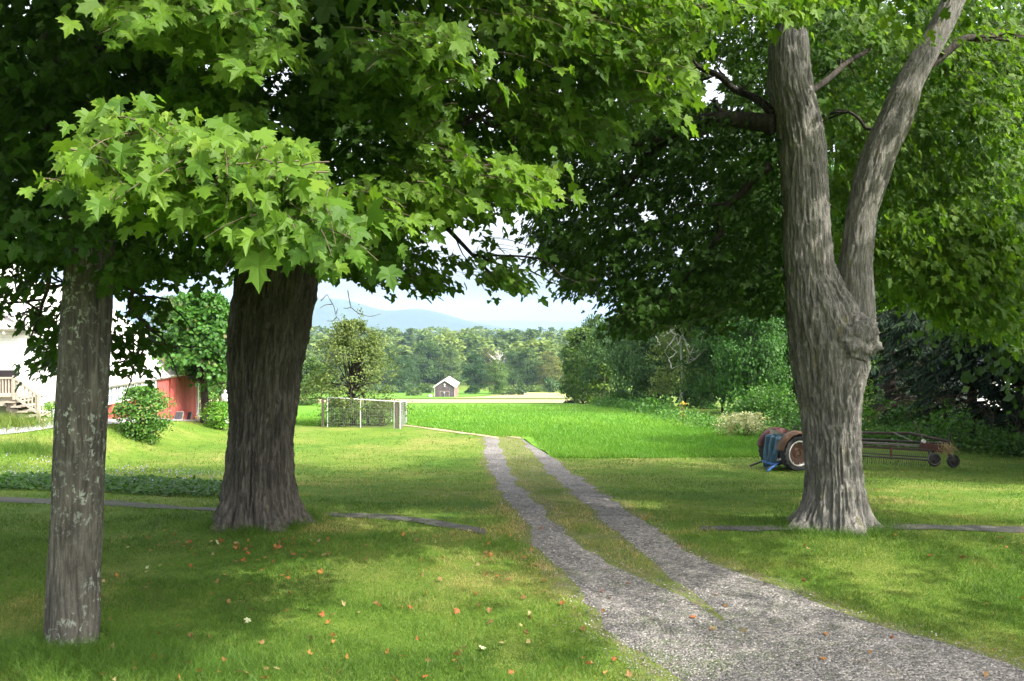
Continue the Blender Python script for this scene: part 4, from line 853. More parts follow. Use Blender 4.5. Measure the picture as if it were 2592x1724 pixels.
# spruces with drooping boughs and bare brown twigs
def spruce(label, X, Y, h, w, n, seed, col=(1, 1, 1)):
    r = RS(seed); t = thing('spruce_tree', label, 'tree', (X, Y, float(terr(X, Y))-.1), 'spruces behind the hay rake'); tm, cm, dm = MB(), MB(), MB()
    tm.tube(wavy((0, 0, -.2), (0, 0, h), 16, .06, seed), np.linspace(.24, .03, 16), 9)
    P, T, Nn = [], [], []
    for k in range(n):
        z = h*(.04+.94*r.rand()**1.15); L = w*.5*(1-z/h)**.75*(.75+.4*r.rand())+.25; a = r.rand()*6.28; d = np.array([math.cos(a), math.sin(a), 0])
        s = np.linspace(0, 1, 8)[:, None]; B = np.array([0, 0, z])+d*L*s+np.array([0, 0, 1.])*(.10*L*s-.42*L*s**2); dead = z < h*.28 and r.rand() < .55
        (dm if dead else tm).tube(B, np.linspace(.03, .006, 8), 4)
        if dead:
            for j in range(9):
                c = B[r.randint(2, 8)]; dm.tube(wavy(c, c+d*.3*r.rand()+rdir(r, 1)[0]*.45-[0, 0, .2], 4, .05, r.randint(999)), .006, 3)
            continue
        m = int(34*L/1.5)+14; u = .2+.8*r.rand(m, 1); sd = np.cross(d, (0, 0, 1.)); g_ = np.sign(r.rand(m, 1)-.5)
        c = np.array([0, 0, z])+d*L*u+np.array([0, 0, 1.])*(.10*L*u-.42*L*u**2)+sd*g_*r.rand(m, 1)*.10; P.append(c); T.append(d*.6+sd*g_*(.5+.5*r.rand(m, 1))-np.array([0, 0, .55])+.2*r.normal(size=(m, 3))); Nn.append(np.array([0, 0, 1.])+.4*r.normal(size=(m, 3)))
    P, T, Nn = map(np.concatenate, (P, T, Nn)); put_leaves(cm, P, T, Nn, .34*(.6+.7*r.rand(len(P))), np.clip(.4+.3*r.normal(size=len(P)), 0, 1), (np.array([(-.07,0),(.07,0),(.10,.5),(0,1.),(-.10,.5)]), np.array([(0,1,2,3,4)])), .6)
    tm.build('trunk', M['branch'], t); o = cm.build('crown', M['needle'], t); o.color = (*col, 1); dm.build('dead_twigs', flat_dead, t)
flat_dead = flat_mat('dry_spruce_twig', (.14, .10, .075), .9)
for px, Y, h, wd, s, lab in ((2330, 41, 8.5, 5.0, 1, 'dark spruce standing right behind the middle of the hay rake'), (2460, 37.5, 9, 5.2, 2, 'dark spruce behind the end wheels of the hay rake'), (2590, 36, 9, 5.5, 3, 'dark spruce with brown dead twigs, last before the right edge'), (2720, 39, 9, 5.4, 5, 'dark spruce standing just beyond the right edge'), (2255, 47, 8, 4.4, 6, 'dark spruce farther back beside the hay rake lever')):
    spruce(lab, (px-HX)*Y/F, Y, h, wd, 210, s)
# dark stump of a trunk in the wood
X, Y = (2242-HX)*43/F, 43.; t_ = thing('dead_trunk', 'thick dark broken trunk in the wood above the hay rake', 'tree', (X, Y, float(terr(X, Y))-.2)); q = MB(); q.tube(wavy((0, 0, 0), (.15, 0, 3.6), 14, .08, 7), np.linspace(.48, .36, 14)*(1+.1*rs.normal(size=14)*.4), 14); q.build('trunk', M['branch'], t_, True)
# undergrowth along the wood edge: a mass
b = MB()
def under(P, n, h, ls, tl=0, th=1.):
    G = gpts(P); s = rs.rand(n); Q = ip(G, s); sx = rs.normal(size=(n, 2))*[.8, .55]; Q = Q+sx; lump = .5+.5*np.clip(fbm(Q[:, 0]/1.3, Q[:, 1]/1.3, 0, 12, 2)+.4, 0, 1.4)
    A = np.c_[Q, terr(Q[:, 0], Q[:, 1])+h*lump*rs.rand(n)**.7*np.exp(-(sx[:, 1]/.9)**2)]
    put_leaves(b, A, rdir(rs, n)+[0, 0, .1], rdir(rs, n)+[0, -.3, .7], ls*(.6+.8*rs.rand(n)), np.clip(tl+(th-tl)*rs.rand(n), 0, .93), LEAF_O)
under([(1990, 1110), (2100, 1118), (2250, 1128), (2420, 1140), (2600, 1152), (2750, 1160)], 9000, 1.5, .13, 0, .7)
under([(2250, 1108), (2500, 1120), (2750, 1130)], 6000, 2.6, .16, 0, .5)
under([(1690, 1060), (1760, 1074), (1840, 1090), (1950, 1100)], 4200, .8, .12, .1, .8)
under([(1520, 1029), (1600, 1036), (1690, 1056)], 3000, 1.4, .25, .0, .6)
under([(1880, 1068), (1990, 1074), (2110, 1080)], 6000, 2.4, .16, .0, .6)
kind(b.build('undergrowth', M['leaf_shrub']), 'stuff', 'tangled green undergrowth at the foot of the trees on the right')
# single shrubs near the field
G = px2g(1893, 1112); bush('flowering_shrub', 'pale cream flowering shrub at the field edge left of the tractor', 'shrub', G[0], G[1]+.9, 1.0, .8, 1.1, 2300, .11, (1, 1, 1), 'petal', LEAF_O, stems=8)
G = px2g(1735, 1075); bush('goldenrod', 'clump of yellow goldenrod at the field edge left of the pale shrub', 'flower', G[0], G[1]+.5, .30, .3, 1.15, 200, .08, (.8, .8, 1), 'yellow', LEAF_O, stems=6, part='flowers')
G = px2g(1518, 1027); bush('young_tree', 'small yellow green sapling alone at the far corner of the field', 'tree', G[0], G[1]-2, 1.2, 1.1, 5.2, 900, .36, (1.6, 1.6, .8), 'leaf_far', LEAF_Q, stems=3)
G = px2g(2200, 1118); bush('sunlit_shrub', 'yellow green sunlit shrub just right of the forked trunk', 'shrub', G[0], G[1]+3, 1.5, 1.0, 2.6, 2600, .14, (1.6, 1.5, .7), 'leaf_shrub', LEAF_O, stems=6)

# garden shrubs and small trees at the left
G = px2g(338, 1118); bush('garden_shrub', 'loose leafy green shrub on the lawn in front of the red wall', 'shrub', G[0], G[1]+.8, .92, .85, 1.95, 9500, .10, (1.05, 1.05, 1), 'leaf_shrub', LEAF_O, stems=10, gap=.5)
G = px2g(543, 1088); bush('garden_shrub', 'round clipped yellow green shrub beside the thick trunk', 'shrub', G[0], G[1]+.7, .78, .7, 1.25, 7000, .08, (1.5, 1.55, .9), 'leaf_shrub', LEAF_O, stems=6, gap=.9)
# catalpa
X, Y = (517-HX)*44/F, 44.; t_ = thing('catalpa_tree', 'broad leaved catalpa tree left of the thick trunk, over the red wall', 'tree', (X, Y, float(terr(X, Y))-.05)); q = MB(); h = EYE-(752-HY)*Y/F-float(terr(X, Y))
bo = blob_crown(q, rs, h, 4.6, .30, 60, 12000, .24, .5, LEAF_O, .8, .6); o = q.build('crown', M['leaf_shrub'], t_); o.color = (.66, .80, .66, 1)
q = MB(); q.tube(wavy((0, 0, -.2), (0, 0, 2.4), 10, .05, 4), np.linspace(.22, .15, 10), 10)
for c in bo[::3]: q.tube(wavy((0, 0, 2.0), c, 7, .08, rs.randint(99)), np.linspace(.09, .02, 7), 5)
q.build('trunk', M['branch'], t_)
ptree('deciduous_tree', 'hazy grey green tree rising behind the catalpa', 2, 450, 752, 200, 75, (1.15, 1.2, 1.15))
ptree('deciduous_tree', 'green tree behind the white statue and the clipped shrub', 0, 560, 900, 120, 62, (1.1, 1.3, .8))
ptree('deciduous_tree', 'leafy tree beyond the thick trunk and the meadow', 1, 700, 960, 110, 95, (1.1, 1.25, .9))
ptree('deciduous_tree', 'leafy tree behind the left side of the apple tree', 0, 775, 905, 130, 110, (1.05, 1.2, .9))
# apple tree
X, Y = (890-HX)*47.5/F, 47.5; t_ = thing('apple_tree', 'loose grey green apple tree growing inside the wire pen', 'tree', (X, Y, float(terr(X, Y))-.05)); q = MB(); h = EYE-(835-HY)*Y/F-float(terr(X, Y))
bo = blob_crown(q, rs, h*1.08, 5.2, .22, 100, 17000, .12, .55, LEAF_O, 1.25, .12, .2, 1.0, .62)
for k in range(9):
    c = bo[rs.randint(len(bo))]*[.8, .8, 1]; c[2] = max(c[2], h*.62); top = c+[.25*rs.normal(), .25*rs.normal(), .7+.7*rs.rand()]; A = np.array(c)+(top-c)*rs.rand(60, 1)+.05*rs.normal(size=(60, 3)); put_leaves(q, A, rdir(rs, 60)+[0, 0, .4], rdir(rs, 60), .09, .3+.6*rs.rand(60), LEAF_O)
o = q.build('crown', M['leaf_far'], t_); o.color = (1.5, 1.3, 1.2, 1)
q = MB(); q.tube(wavy((0, 0, -.2), (.15, 0, 2.9), 12, .12, 14), np.linspace(.17, .07, 12), 9); q.tube(wavy((.9, 0, -.1), (.35, 0, 2.4), 12, .14, 15), np.linspace(.09, .05, 12), 7)
for c in bo[::2]: q.tube(wavy((.1, 0, 1.0+1.4*rs.rand()), c, 7, .10, rs.randint(99)), np.linspace(.055, .012, 7), 5)
q.build('trunk', M['branch'], t_)
# flowers at the foot of the steps
G = px2g(118, 1068); bush('flower_clump', 'light green leafy clump beside the foot of the wooden steps', 'plant', G[0], G[1]+.4, .55, .4, .75, 700, .09, (1.6, 1.5, .9), 'leaf_shrub', LEAF_O, stems=4)
G = px2g(136, 1056); bush('flower_clump', 'dry pinkish flower clump against the white wall behind the lichened trunk', 'plant', G[0], G[1]+.9, .6, .4, .95, 500, .08, (2.2, 1.3, 1.6), 'leaf_far', LEAF_O, stems=4)

# ------------------------------------------------------------------ air
q = MB(); zlo = float(terr(0, 12800))-30; q.box((0, 6800, (zlo+330)/2), (24000, 13800, 330-zlo)); hz = kind(q.build('haze', []), 'stuff')
m = bpy.data.materials.new('haze'); m.use_nodes = True; t = m.node_tree; t.nodes.remove(t.nodes["Principled BSDF"]); pv = t.nodes.new("ShaderNodeVolumePrincipled"); pv.inputs["Color"].default_value = (.50, .68, 1.0, 1); pv.inputs["Density"].default_value = HAZE = 0.6e-4; pv.inputs["Anisotropy"].default_value = -0.3
t.links.new(pv.outputs[0], t.nodes["Material Output"].inputs["Volume"]); hz.data.materials.append(m)
# ------------------------------------------------------------------ buildings and farm things
def clap_mat(name, col, axis='Z', pitch=.11, var=.12, vert=False, stain=None):
    m, t, p = mat(name); tc = N(t, "ShaderNodeTexCoord"); sp = N(t, "ShaderNodeSeparateXYZ"); t.links.new(tc.outputs["Object"], sp.inputs[0])
    dv = N(t, "ShaderNodeMath", operation='DIVIDE'); dv.inputs[1].default_value = pitch; t.links.new(sp.outputs[axis], dv.inputs[0])
    fr = N(t, "ShaderNodeMath", operation='FRACT'); t.links.new(dv.outputs[0], fr.inputs[0]); fl = N(t, "ShaderNodeMath", operation='FLOOR'); t.links.new(dv.outputs[0], fl.inputs[0])
    wn = N(t, "ShaderNodeTexWhiteNoise", noise_dimensions='1D'); t.links.new(fl.outputs[0], wn.inputs["W"])
    rv = ramp(t, [(0, tuple(c*(1-var) for c in col)), (1, tuple(min(1, c*(1+var)) for c in col))]); t.links.new(wn.outputs[0], rv.inputs[0])
    rg = ramp(t, [(0, (.35, .33, .33)), (.10, (1, 1, 1))]); t.links.new(fr.outputs[0], rg.inputs[0]); c = mix(t, 1, rv.outputs[0], rg.outputs[0], 'MULTIPLY')
    n = noise_node(t, 1.1, 5, .7, mapping(t, (3, 3, .6) if vert else (1, 1, 2.5))); rn = ramp(t, [(.3, (.72, .72, .72)), (.65, (1.1, 1.1, 1.1))]); t.links.new(n.outputs[0], rn.inputs[0]); c = mix(t, 1, c, rn.outputs[0], 'MULTIPLY')
    if stain:
        n3 = noise_node(t, .9, 5, .7, mapping(t, (2.5, 2.5, .8))); r3 = ramp(t, [(.52, (0, 0, 0)), (.68, (.8, .8, .8))]); t.links.new(n3.outputs[0], r3.inputs[0]); c = mix(t, r3.outputs[0], c, stain)
    t.links.new(c, p.inputs["Base Color"]); p.inputs["Roughness"].default_value = .75; bump(t, p, fr.outputs[0], .35, .015); return m
M['white_board'] = clap_mat('white_clapboard', (.84, .83, .81), 'Z', .12, .03)
M['red_board'] = clap_mat('red_boarding', (.46, .085, .075), 'Y', .16, .15, True, (.40, .16, .13))
M['shingle'] = clap_mat('pale_shingles', (.66, .61, .61), 'Z', .13, .10)
M['barn_board'] = clap_mat('weathered_barn_boards', (.055, .040, .042), 'X', .28, .3, True, (.095, .075, .075))
M['barn_side'] = clap_mat('reddish_barn_boards', (.22, .12, .10), 'Y', .3, .25, True)
M['tin'] = clap_mat('bright_tin_roof', (.70, .69, .70), 'Y', .7, .05)
M['white_paint'] = flat_mat('white_paint', (.78, .77, .74), .5, .06)
M['dark'] = flat_mat('doorway_shade', (.018, .014, .016), .8, .2)
M['grey_wood'] = flat_mat('weathered_wood', (.34, .29, .235), .85, .2, 14)
M['old_wood'] = flat_mat('old_fence_wood', (.09, .075, .062), .9, .3, 9)
m, t, p = mat('window_glass'); p.inputs["Base Color"].default_value = (.16, .19, .22, 1); p.inputs["Roughness"].default_value = .08; p.inputs["Specular IOR Level"].default_value = .7; M['glass'] = m
# house
YW = 36.0; xc = (73-HX)*YW/F; zE = EYE-16*YW/F; xe = -16.1; sl_ = .70; zl = zE-sl_*(xe-xc)
house = thing('farmhouse', 'white farmhouse with pale shingled roofs and a low red wing of many windows', 'house', (xc, YW, float(terr(xc, YW)))); 
def prism(mb, poly, Y0, Y1, tint=.5):
    n = len(poly); V = [(x, Y0, z) for x, z in poly]+[(x, Y1, z) for x, z in poly]
    mb.add(V, [list(range(n))], tint); mb.add(V, [list(range(n, 2*n))[::-1]], tint); mb.add(V, [[i, i+n, (i+1) % n+n, (i+1) % n] for i in range(n)], tint)
b = Rel(); prism(b, [(-32, -2.5), (xe-.02, -2.5), (xe-.02, zl), (xc, zE), (-32, zE)], YW, YW+.25); b.build('front_wall', M['white_board'], house)
b = Rel(); b.box((xe, YW+5.13, (zl-2.5)/2+.02), (.22, 9.7, zl+2.5)); ww = b.build('wing_wall', M['red_board'], house)
b = Rel(); prism(b, [(xe-7, -2.5), (xe, -2.5), (xe, zl), (xe-3.5, zl+2.45), (xe-7, zl)], YW+9.98, YW+10.2); b.build('end_wall', M['red_board'], house)
def slab(mb, p0, p1, p2, p3, th):     # a roof plane with thickness
    P = np.array([p0, p1, p2, p3], float); n = np.cross(P[1]-P[0], P[3]-P[0]); n /= np.linalg.norm(n); n *= np.sign(n[2]); V = np.concatenate([P, P+n*th]); mb.add(V, [(0,3,2,1),(4,5,6,7),(0,1,5,4),(1,2,6,5),(2,3,7,6),(3,0,4,7)])
b = Rel(); xr = xe-6.0; zr = zl+sl_*6.0+.03; slab(b, (xe+.22, YW-.2, zl-.13), (xe+.22, YW+10.4, zl-.13), (xr, YW+10.4, zr), (xr, YW-.2, zr), .10); b.build('wing_roof', M['shingle'], house)
b = Rel(); slab(b, (-32, YW-.35, zE-.02), (xc+.02, YW-.35, zE-.02), (xc-2.9, YW+5.2, zE+5.0), (-32, YW+5.2, zE+5.0), .12)
for k in range(26): b.box((xc-.3-k*.5, YW-.20, zE-.10), (.07, .34, .10))
b.build('main_roof', M['shingle'], house)
for k, xp in enumerate((273, 292, 310.5, 329, 347, 365, 383)):
    yy = 16.05*F/(HX-xp); b = Rel(); zt, zb_ = zl-.16, zl-.74; x0 = xe+.13
    for dy in (-.27, .27): b.box((x0, yy+dy, (zt+zb_)/2), (.06, .07, zt-zb_+.14))
    for z in (zt+.035, zb_-.035): b.box((x0+.002, yy, z), (.066, .47, .07))
    f = b.build('window', M['white_paint'], house); b = Rel(); b.box((x0-.012, yy, (zt+zb_)/2), (.012, .47, zt-zb_)); b.build('pane', M['glass'], f)
    b = Rel(); b.box((x0, yy, (zt+zb_)/2), (.03, .025, zt-zb_)); b.box((x0+.001, yy, (zt+zb_)/2), (.032, .468, .025)); b.build('glazing_bar', M['white_paint'], f)
b = Rel(); b.box((xe+.135, YW+8.0, -.25), (.05, 3.2, 2.0)); b.box((xe+.17, YW+8.0, -.55), (.03, 3.25, .10)); b.build('barn_door', M['red_board'], house)
b = Rel(); b.box((xe+.14, YW+10.12, -.7), (.10, .12, 3.1)); b.build('corner_board', M['white_paint'], house)
# porch deck, railing and steps (attached to the house)
D = 34.0; P_ = lambda x, y, Y=D: at(x, y, Y)
b = Rel(); q0 = P_(40, 1005); q1 = P_(-260, 1020); b.box(((q0[0]+q1[0])/2, D+1.0, q0[2]-.05), (q0[0]-q1[0], 2.0, .10)); b.box(((q0[0]+q1[0])/2, D+.05, q0[2]-.22), (q0[0]-q1[0]-.04, .05, .24)); b.build('porch_deck', M['grey_wood'], house)
b = Rel(); a0 = P_(41, 937, YW-.05); b.box((a0[0]-3, YW-.03, (a0[2]+P_(0, 1000, YW)[2])/2), (6, .05, a0[2]-P_(0, 1000, YW)[2])); b.build('doorway_shade_panel', M['dark'], house)  # flat dark panel on the wall, its colour standing in for doorway shade
b = Rel(); stp = [(23, 1018), (38, 1030), (54, 1042.5), (70, 1055), (86, 1067)]
for i, (x, y) in enumerate(stp):
    c = P_(x, y); b.box((c[0]+.05, D+.55, c[2]), (.36, 1.25, .05)); b.box((c[0]-.10, D+.55, c[2]-.10), (.04, 1.2, .16), mat=1)
A0, A1 = P_(20, 1030), P_(94, 1080)
for yy in (D-.02, D+1.12): b.beam((A0[0], yy, A0[2]), (A1[0], yy, A1[2]), .05, .24, mat=1)
b.build('stairs', [M['grey_wood'], M['old_wood']], house)
b = Rel()
def rail(P0, P1, n, yb0, yb1, Y, ends=True):
    a, c = P_(*P0, Y), P_(*P1, Y); b.beam(a, c, .09, .07)
    a2, c2 = P_(P0[0], yb0, Y), P_(P1[0], yb1, Y); b.beam(a2, c2, .06, .07)
    for k in range(n):
        s = (k+.5)/n; u = a+(c-a)*s; v = a2+(c2-a2)*s; b.box((u[0], Y, (u[2]+v[2])/2), (.045, .045, abs(u[2]-v[2])))
rail((-200, 957), (34, 957), 30, 1003, 1003, D-.03)
rail((38, 957), (96, 999), 6, 1006, 1046, D-.03); rail((38, 962), (96, 1001), 6, 1008, 1046, D+1.12)
for x, y0, y1, Y in ((36, 951, 1012, D-.03), (98, 995, 1069, D-.03), (98, 998, 1066, D+1.12)): u, v = P_(x, y0, Y), P_(x, y1, Y); b.box((u[0], Y, (u[2]+v[2])/2), (.10, .10, u[2]-v[2]))
b.build('railing', M['grey_wood'], house)
# garden bits beside the red wing
G = px2g(484, 1056); fence = thing('wooden_fence', 'weathered grey board fence between the red wing and the catalpa', 'fence', (G[0], G[1]+2, float(terr(G[0], G[1]+2))))
for k, (px, pt) in enumerate(((474, 1008), (486, 1003), (499, 1006))):
    u = at(px, pt, G[1]+2); z0 = float(terr(u[0], u[1]))-.1; b = Rel(); b.box((u[0], u[1], (u[2]+z0)/2), (.09, .09, u[2]-z0)); b.build('post', M['old_wood'], fence)
b = Rel(); u, v = at(470, 1012, G[1]+2.1), at(508, 1010, G[1]+2.1); z0 = float(terr(u[0], u[1]))
b.box(((u[0]+v[0])/2, u[1]+.06, z0+.38), (v[0]-u[0], .03, .7)); b.beam(u, v, .05, .09); b.build('panel', M['old_wood'], fence)
M['slate'] = flat_mat('dark_glossy_panel', (.05, .055, .06), .3, .2)
for k, px in enumerate((452, 474)):
    G = px2g(px, 1063); t_ = thing('cold_frame', ['slanted dark glazed garden frame next to the red wing corner', 'slanted dark glazed garden frame next to the weathered fence'][k], 'garden frame', (G[0], G[1], float(terr(*G))), 'slanted garden frames', .1)
    tl = np.array([(1, 0, 0), (0, math.cos(.9), -math.sin(.9)), (0, math.sin(.9), math.cos(.9))]); b = MB(); b.box((0, .02, .19), (.36, .44, .02), 0, tilt=tl); b.build('pane', M['slate'], t_)
    b = MB()
    for dx in (-.19, .19): b.box((dx, .02, .19), (.03, .48, .045), 0, tilt=tl)
    for s in (-.23, .23): b.box((0, .02+s*math.cos(.9), .19+s*math.sin(.9)), (.35, .03, .045), 0, tilt=tl)
    b.box((.19, .2, .17), (.03, .03, .36)); b.box((-.19, .2, .17), (.03, .03, .36)); b.build('frame', M['grey_wood'], t_)
G = px2g(497, 1063); t_ = thing('pumpkin', 'small pale orange pumpkin on the ground by the catalpa trunk', 'pumpkin', (G[0], G[1], float(terr(*G)))); b = MB(); th = np.linspace(.01, PI-.01, 16)[:, None]; ph = np.arange(40)[None]*2*PI/40; R = .13*np.sin(th)*(1+.10*np.abs(np.cos(4*ph))); b.add(np.stack([R*np.cos(ph), R*np.sin(ph), .10+.10*np.cos(th)+0*ph], -1), grid_faces(16, 40, True)); b.build('flesh', flat_mat('pale_pumpkin', (.60, .36, .18), .5, .1), t_, True); b = MB(); b.tube([(0, 0, .18), (.01, 0, .22), (.03, .01, .25)], [.018, .014, .012], 6); b.build('stalk', M['twig'], t_)
# white garden statue, half hidden by the thick trunk
G = px2g(574, 1072); G = (G[0], 46.); X = (569-HX)*46/F; z0 = float(terr(X, 46)); zt = at(0, 985, 46)[2]; H_ = zt-z0; t_ = thing('garden_statue', 'white pedestal figure partly hidden behind the thick trunk', 'statue', (X, 46, z0)); b = MB()
b.lathe([(.01,0),(.30,0),(.30,.10),(.24,.13),(.24,.45*H_),(.31,.47*H_),(.31,.50*H_),(.01,.50*H_)], (0, 0, 0), (0, 0, 1), 24); b.build('pedestal', M['white_paint'], t_, True)
b = MB(); b.lathe([(.01,.50*H_),(.20,.50*H_),(.24,.60*H_),(.19,.72*H_),(.21,.80*H_),(.17,.85*H_),(.06,.87*H_),(.055,.895*H_),(.095,.92*H_),(.10,.955*H_),(.06,.99*H_),(.005,H_)], (0, 0, 0), (0, 0, 1), 24); b.build('figure', M['white_paint'], t_, True)

# far wooden barn
Yb = 340.; xl, xr_ = at(1100, 0, Yb)[0], at(1151, 0, Yb)[0]; zb = at(0, 1005.5, Yb)[2]; ze = at(0, 980, Yb)[2]; za = at(0, 964, Yb)[2]; xm = (xl+xr_)/2; Lb = 24.
barn = thing('barn', 'small weathered wooden barn with a bright metal roof alone in the fields', 'barn', (xm, Yb, zb))
b = Rel(); prism(b, [(xl, zb-2), (xr_, zb-2), (xr_, ze), (xm, za), (xl, ze)], Yb, Yb+.3); b.build('gable_wall', M['barn_board'], barn)
b = Rel(); prism(b, [(xl, zb-2), (xr_, zb-2), (xr_, ze), (xm, za), (xl, ze)], Yb+Lb-.3, Yb+Lb); b.build('rear_wall', M['barn_board'], barn)
b = Rel(); 
for x in (xl+.12, xr_-.12): b.box((x, Yb+Lb/2, (zb-2+ze)/2-.1), (.24, Lb-.62, ze-zb+2-.2))
b.build('side_wall', M['barn_side'], barn)
b = Rel(); k = (za-ze)/(xm-xl); o_ = .45
slab(b, (xl-o_, Yb-.5, ze-k*o_+.1), (xl-o_, Yb+Lb+.5, ze-k*o_+.1), (xm, Yb+Lb+.5, za+.1), (xm, Yb-.5, za+.1), .2); slab(b, (xr_+o_, Yb-.5, ze-k*o_+.1), (xr_+o_, Yb+Lb+.5, ze-k*o_+.1), (xm+.01, Yb+Lb+.5, za+.11), (xm+.01, Yb-.5, za+.11), .2); b.build('roof', M['tin'], barn)
b = Rel()
for x in (xl+.05, xr_-.05): b.box((x, Yb-.06, (zb+ze)/2), (.22, .12, ze-zb))
b.build('corner_board', M['grey_wood'], barn)
b = Rel(); b.box((xm, Yb-.06, zb+1.15), (3.4, .08, 2.1)); d_ = b.build('door', M['barn_board'], barn)
b = Rel(); [b.box((xm+dx, Yb-.12, zb+1.15), (.10, .06, 2.1)) for dx in (-1.7, 0, 1.7)]; b.box((xm, Yb-.12, zb+2.25), (3.6, .06, .10)); b.build('door_frame', M['grey_wood'], barn)
b = Rel(); b.box((xm, Yb-.05, za-1.35), (.5, .08, .45)); b.box((xm+.02, Yb-.05, za-2.0), (.45, .08, .3)); b.build('loft_window', M['white_paint'], barn)
b = Rel(); b.box((xm-.1, Yb-.13, zb+1.75), (.35, .05, .3)); b.build('notice', M['white_paint'], barn)
G = (at(1089, 0, 338)[0], 338.); t_ = thing('boulder', 'pale rounded boulder lying left of the wooden barn', 'boulder', (G[0], G[1], float(terr(*G))+.45)); th = np.linspace(.01, PI-.01, 18)[:, None]; ph = np.arange(24)[None]*2*PI/24; d = np.stack([np.sin(th)*np.cos(ph), np.sin(th)*np.sin(ph), np.cos(th)+0*ph], -1); b = MB(); b.add(d*(1+.25*fbm(d[..., 0]*1.5, d[..., 1]*1.5, d[..., 2]*1.5, 2, 2))[..., None]*[.75, .7, .65], grid_faces(18, 24, True)); b.build('rock', flat_mat('pale_rock', (.55, .53, .5), .9), t_, True)

# wire pen round the apple tree
pen = thing('wire_pen', 'pen of white pipes and wire mesh enclosing the apple tree', 'fence', (at(920, 0, 46.5)[0], 46.5, float(terr(at(920, 0, 46.5)[0], 46.5)))); M['pipe'] = flat_mat('white_pipe', (.60, .60, .60), .4, .05)
FLc, FRc, BLc, BRc = at(829, 0, 46.2), at(1013, 0, 44.8), at(846, 0, 49.5), at(1028, 0, 48.0); Hh = lambda c: EYE-(1010-HY)*46/F
tops = {}
for nm, c, yt in (('a', FLc, 1006), ('b', FRc, 1017), ('c', BLc, 1006), ('d', BRc, 1016)): tops[nm] = np.array([c[0], c[1], EYE-(yt-HY)*c[1]/F])
mids = [tops['a']+(tops['b']-tops['a'])*s for s in (.46, .92)]+[tops['c']+(tops['d']-tops['c'])*s for s in (.46, .80, .93)]
for P in list(tops.values())+mids: b = Rel(); b.bar((P[0], P[1], float(terr(P[0], P[1]))-.1), P, .022, 8); b.build('pole', M['pipe'], pen)
for u, v in ((tops['a'], tops['b']), (tops['c'], tops['d']), (tops['a'], tops['c']), (tops['b'], tops['d'])): b = Rel(); b.bar(u, v, .024, 8); b.build('rail', M['pipe'], pen)
for px, pt, wd, nm, Y in ((817, 1006, .10, 'dark_post', 46.0), (1005, 1018, .16, 'dark_post', 44.9)): u = at(px, pt, Y); z0 = float(terr(u[0], u[1]))-.1; b = Rel(); b.box((u[0], Y, (u[2]+z0)/2), (wd, .10, u[2]-z0)); b.build(nm, M['old_wood'], pen)
b = Rel()
for u, v in ((tops['a'], tops['b']), (tops['a'], tops['c']), (tops['b'], tops['d']), (tops['c'], tops['d'])):
    n = max(4, int(np.linalg.norm(v-u)/.11))
    for k in range(n): P = u+(v-u)*(k+.5)/n; b.tube([(P[0], P[1], float(terr(P[0], P[1]))), P], .0035, 3)
    zu, zv = float(terr(u[0], u[1])), float(terr(v[0], v[1]))
    for s in np.linspace(.05, .95, 10): b.tube([(u[0], u[1], zu+(u[2]-zu)*s), (v[0], v[1], zv+(v[2]-zv)*s)], .0035, 3)
b.build('wire_mesh', flat_mat('grey_wire', (.20, .20, .20), .5, .1), pen)
for k in range(2):
    G = (at([868, 965][k], 0, 46.6)[0], 46.8); bush('pen_brush', ['leafy sprouts inside the pen under the apple trunk', 'browner leafy brush inside the right half of the pen'][k], 'bush', G[0], G[1], [1.15, 1.3][k], .8, [1.35, 1.3][k], [7000, 6000][k], .09, [(1.4, 1.4, 1.2), (1.3, 1.15, .95)][k], 'leaf_far', LEAF_O, stems=9, gap=.3)

# old tractor, seen from behind its near wheel
M['rubber'] = flat_mat('tyre_rubber', (.030, .031, .034), .85, .3, 12); M['rust'] = flat_mat('rusty_red_paint', (.075, .028, .024), .7, .5, 7); M['rust2'] = flat_mat('rusty_fender', (.080, .042, .020), .7, .4, 6); M['rim'] = flat_mat('pale_rim', (.56, .54, .50), .5, .12, 9)
M['hub'] = flat_mat('brown_wheel_disc', (.085, .048, .034), .7, .3, 8); M['iron'] = flat_mat('dark_iron', (.04, .035, .033), .6, .3, 10); M['blue'] = flat_mat('blue_tarpaulin', (.055, .12, .17), .45, .25, 3); M['palepaint'] = flat_mat('faded_white_paint', (.55, .50, .49), .5, .25, 4)
YT = float(px2g(2018, 1191)[1]); nw = at(2018, 1149, YT); sx_ = np.array([.33, -.944, 0]); fw = np.array([.944, .33, 0]); RW = 45*YT/F; zg = nw[2]-RW; org = nw-sx_*.56; org[2] = float(terr(org[0], org[1])); org[2] = float(terr(org[0]+.3, org[1]-.2))
tractor = thing('tractor', 'old rusty tractor with big rear wheels parked behind the forked grey trunk', 'tractor', org); up = np.array([0, 0, 1.])
def tp(f, s, z): return org+fw*f+sx_*s+up*z
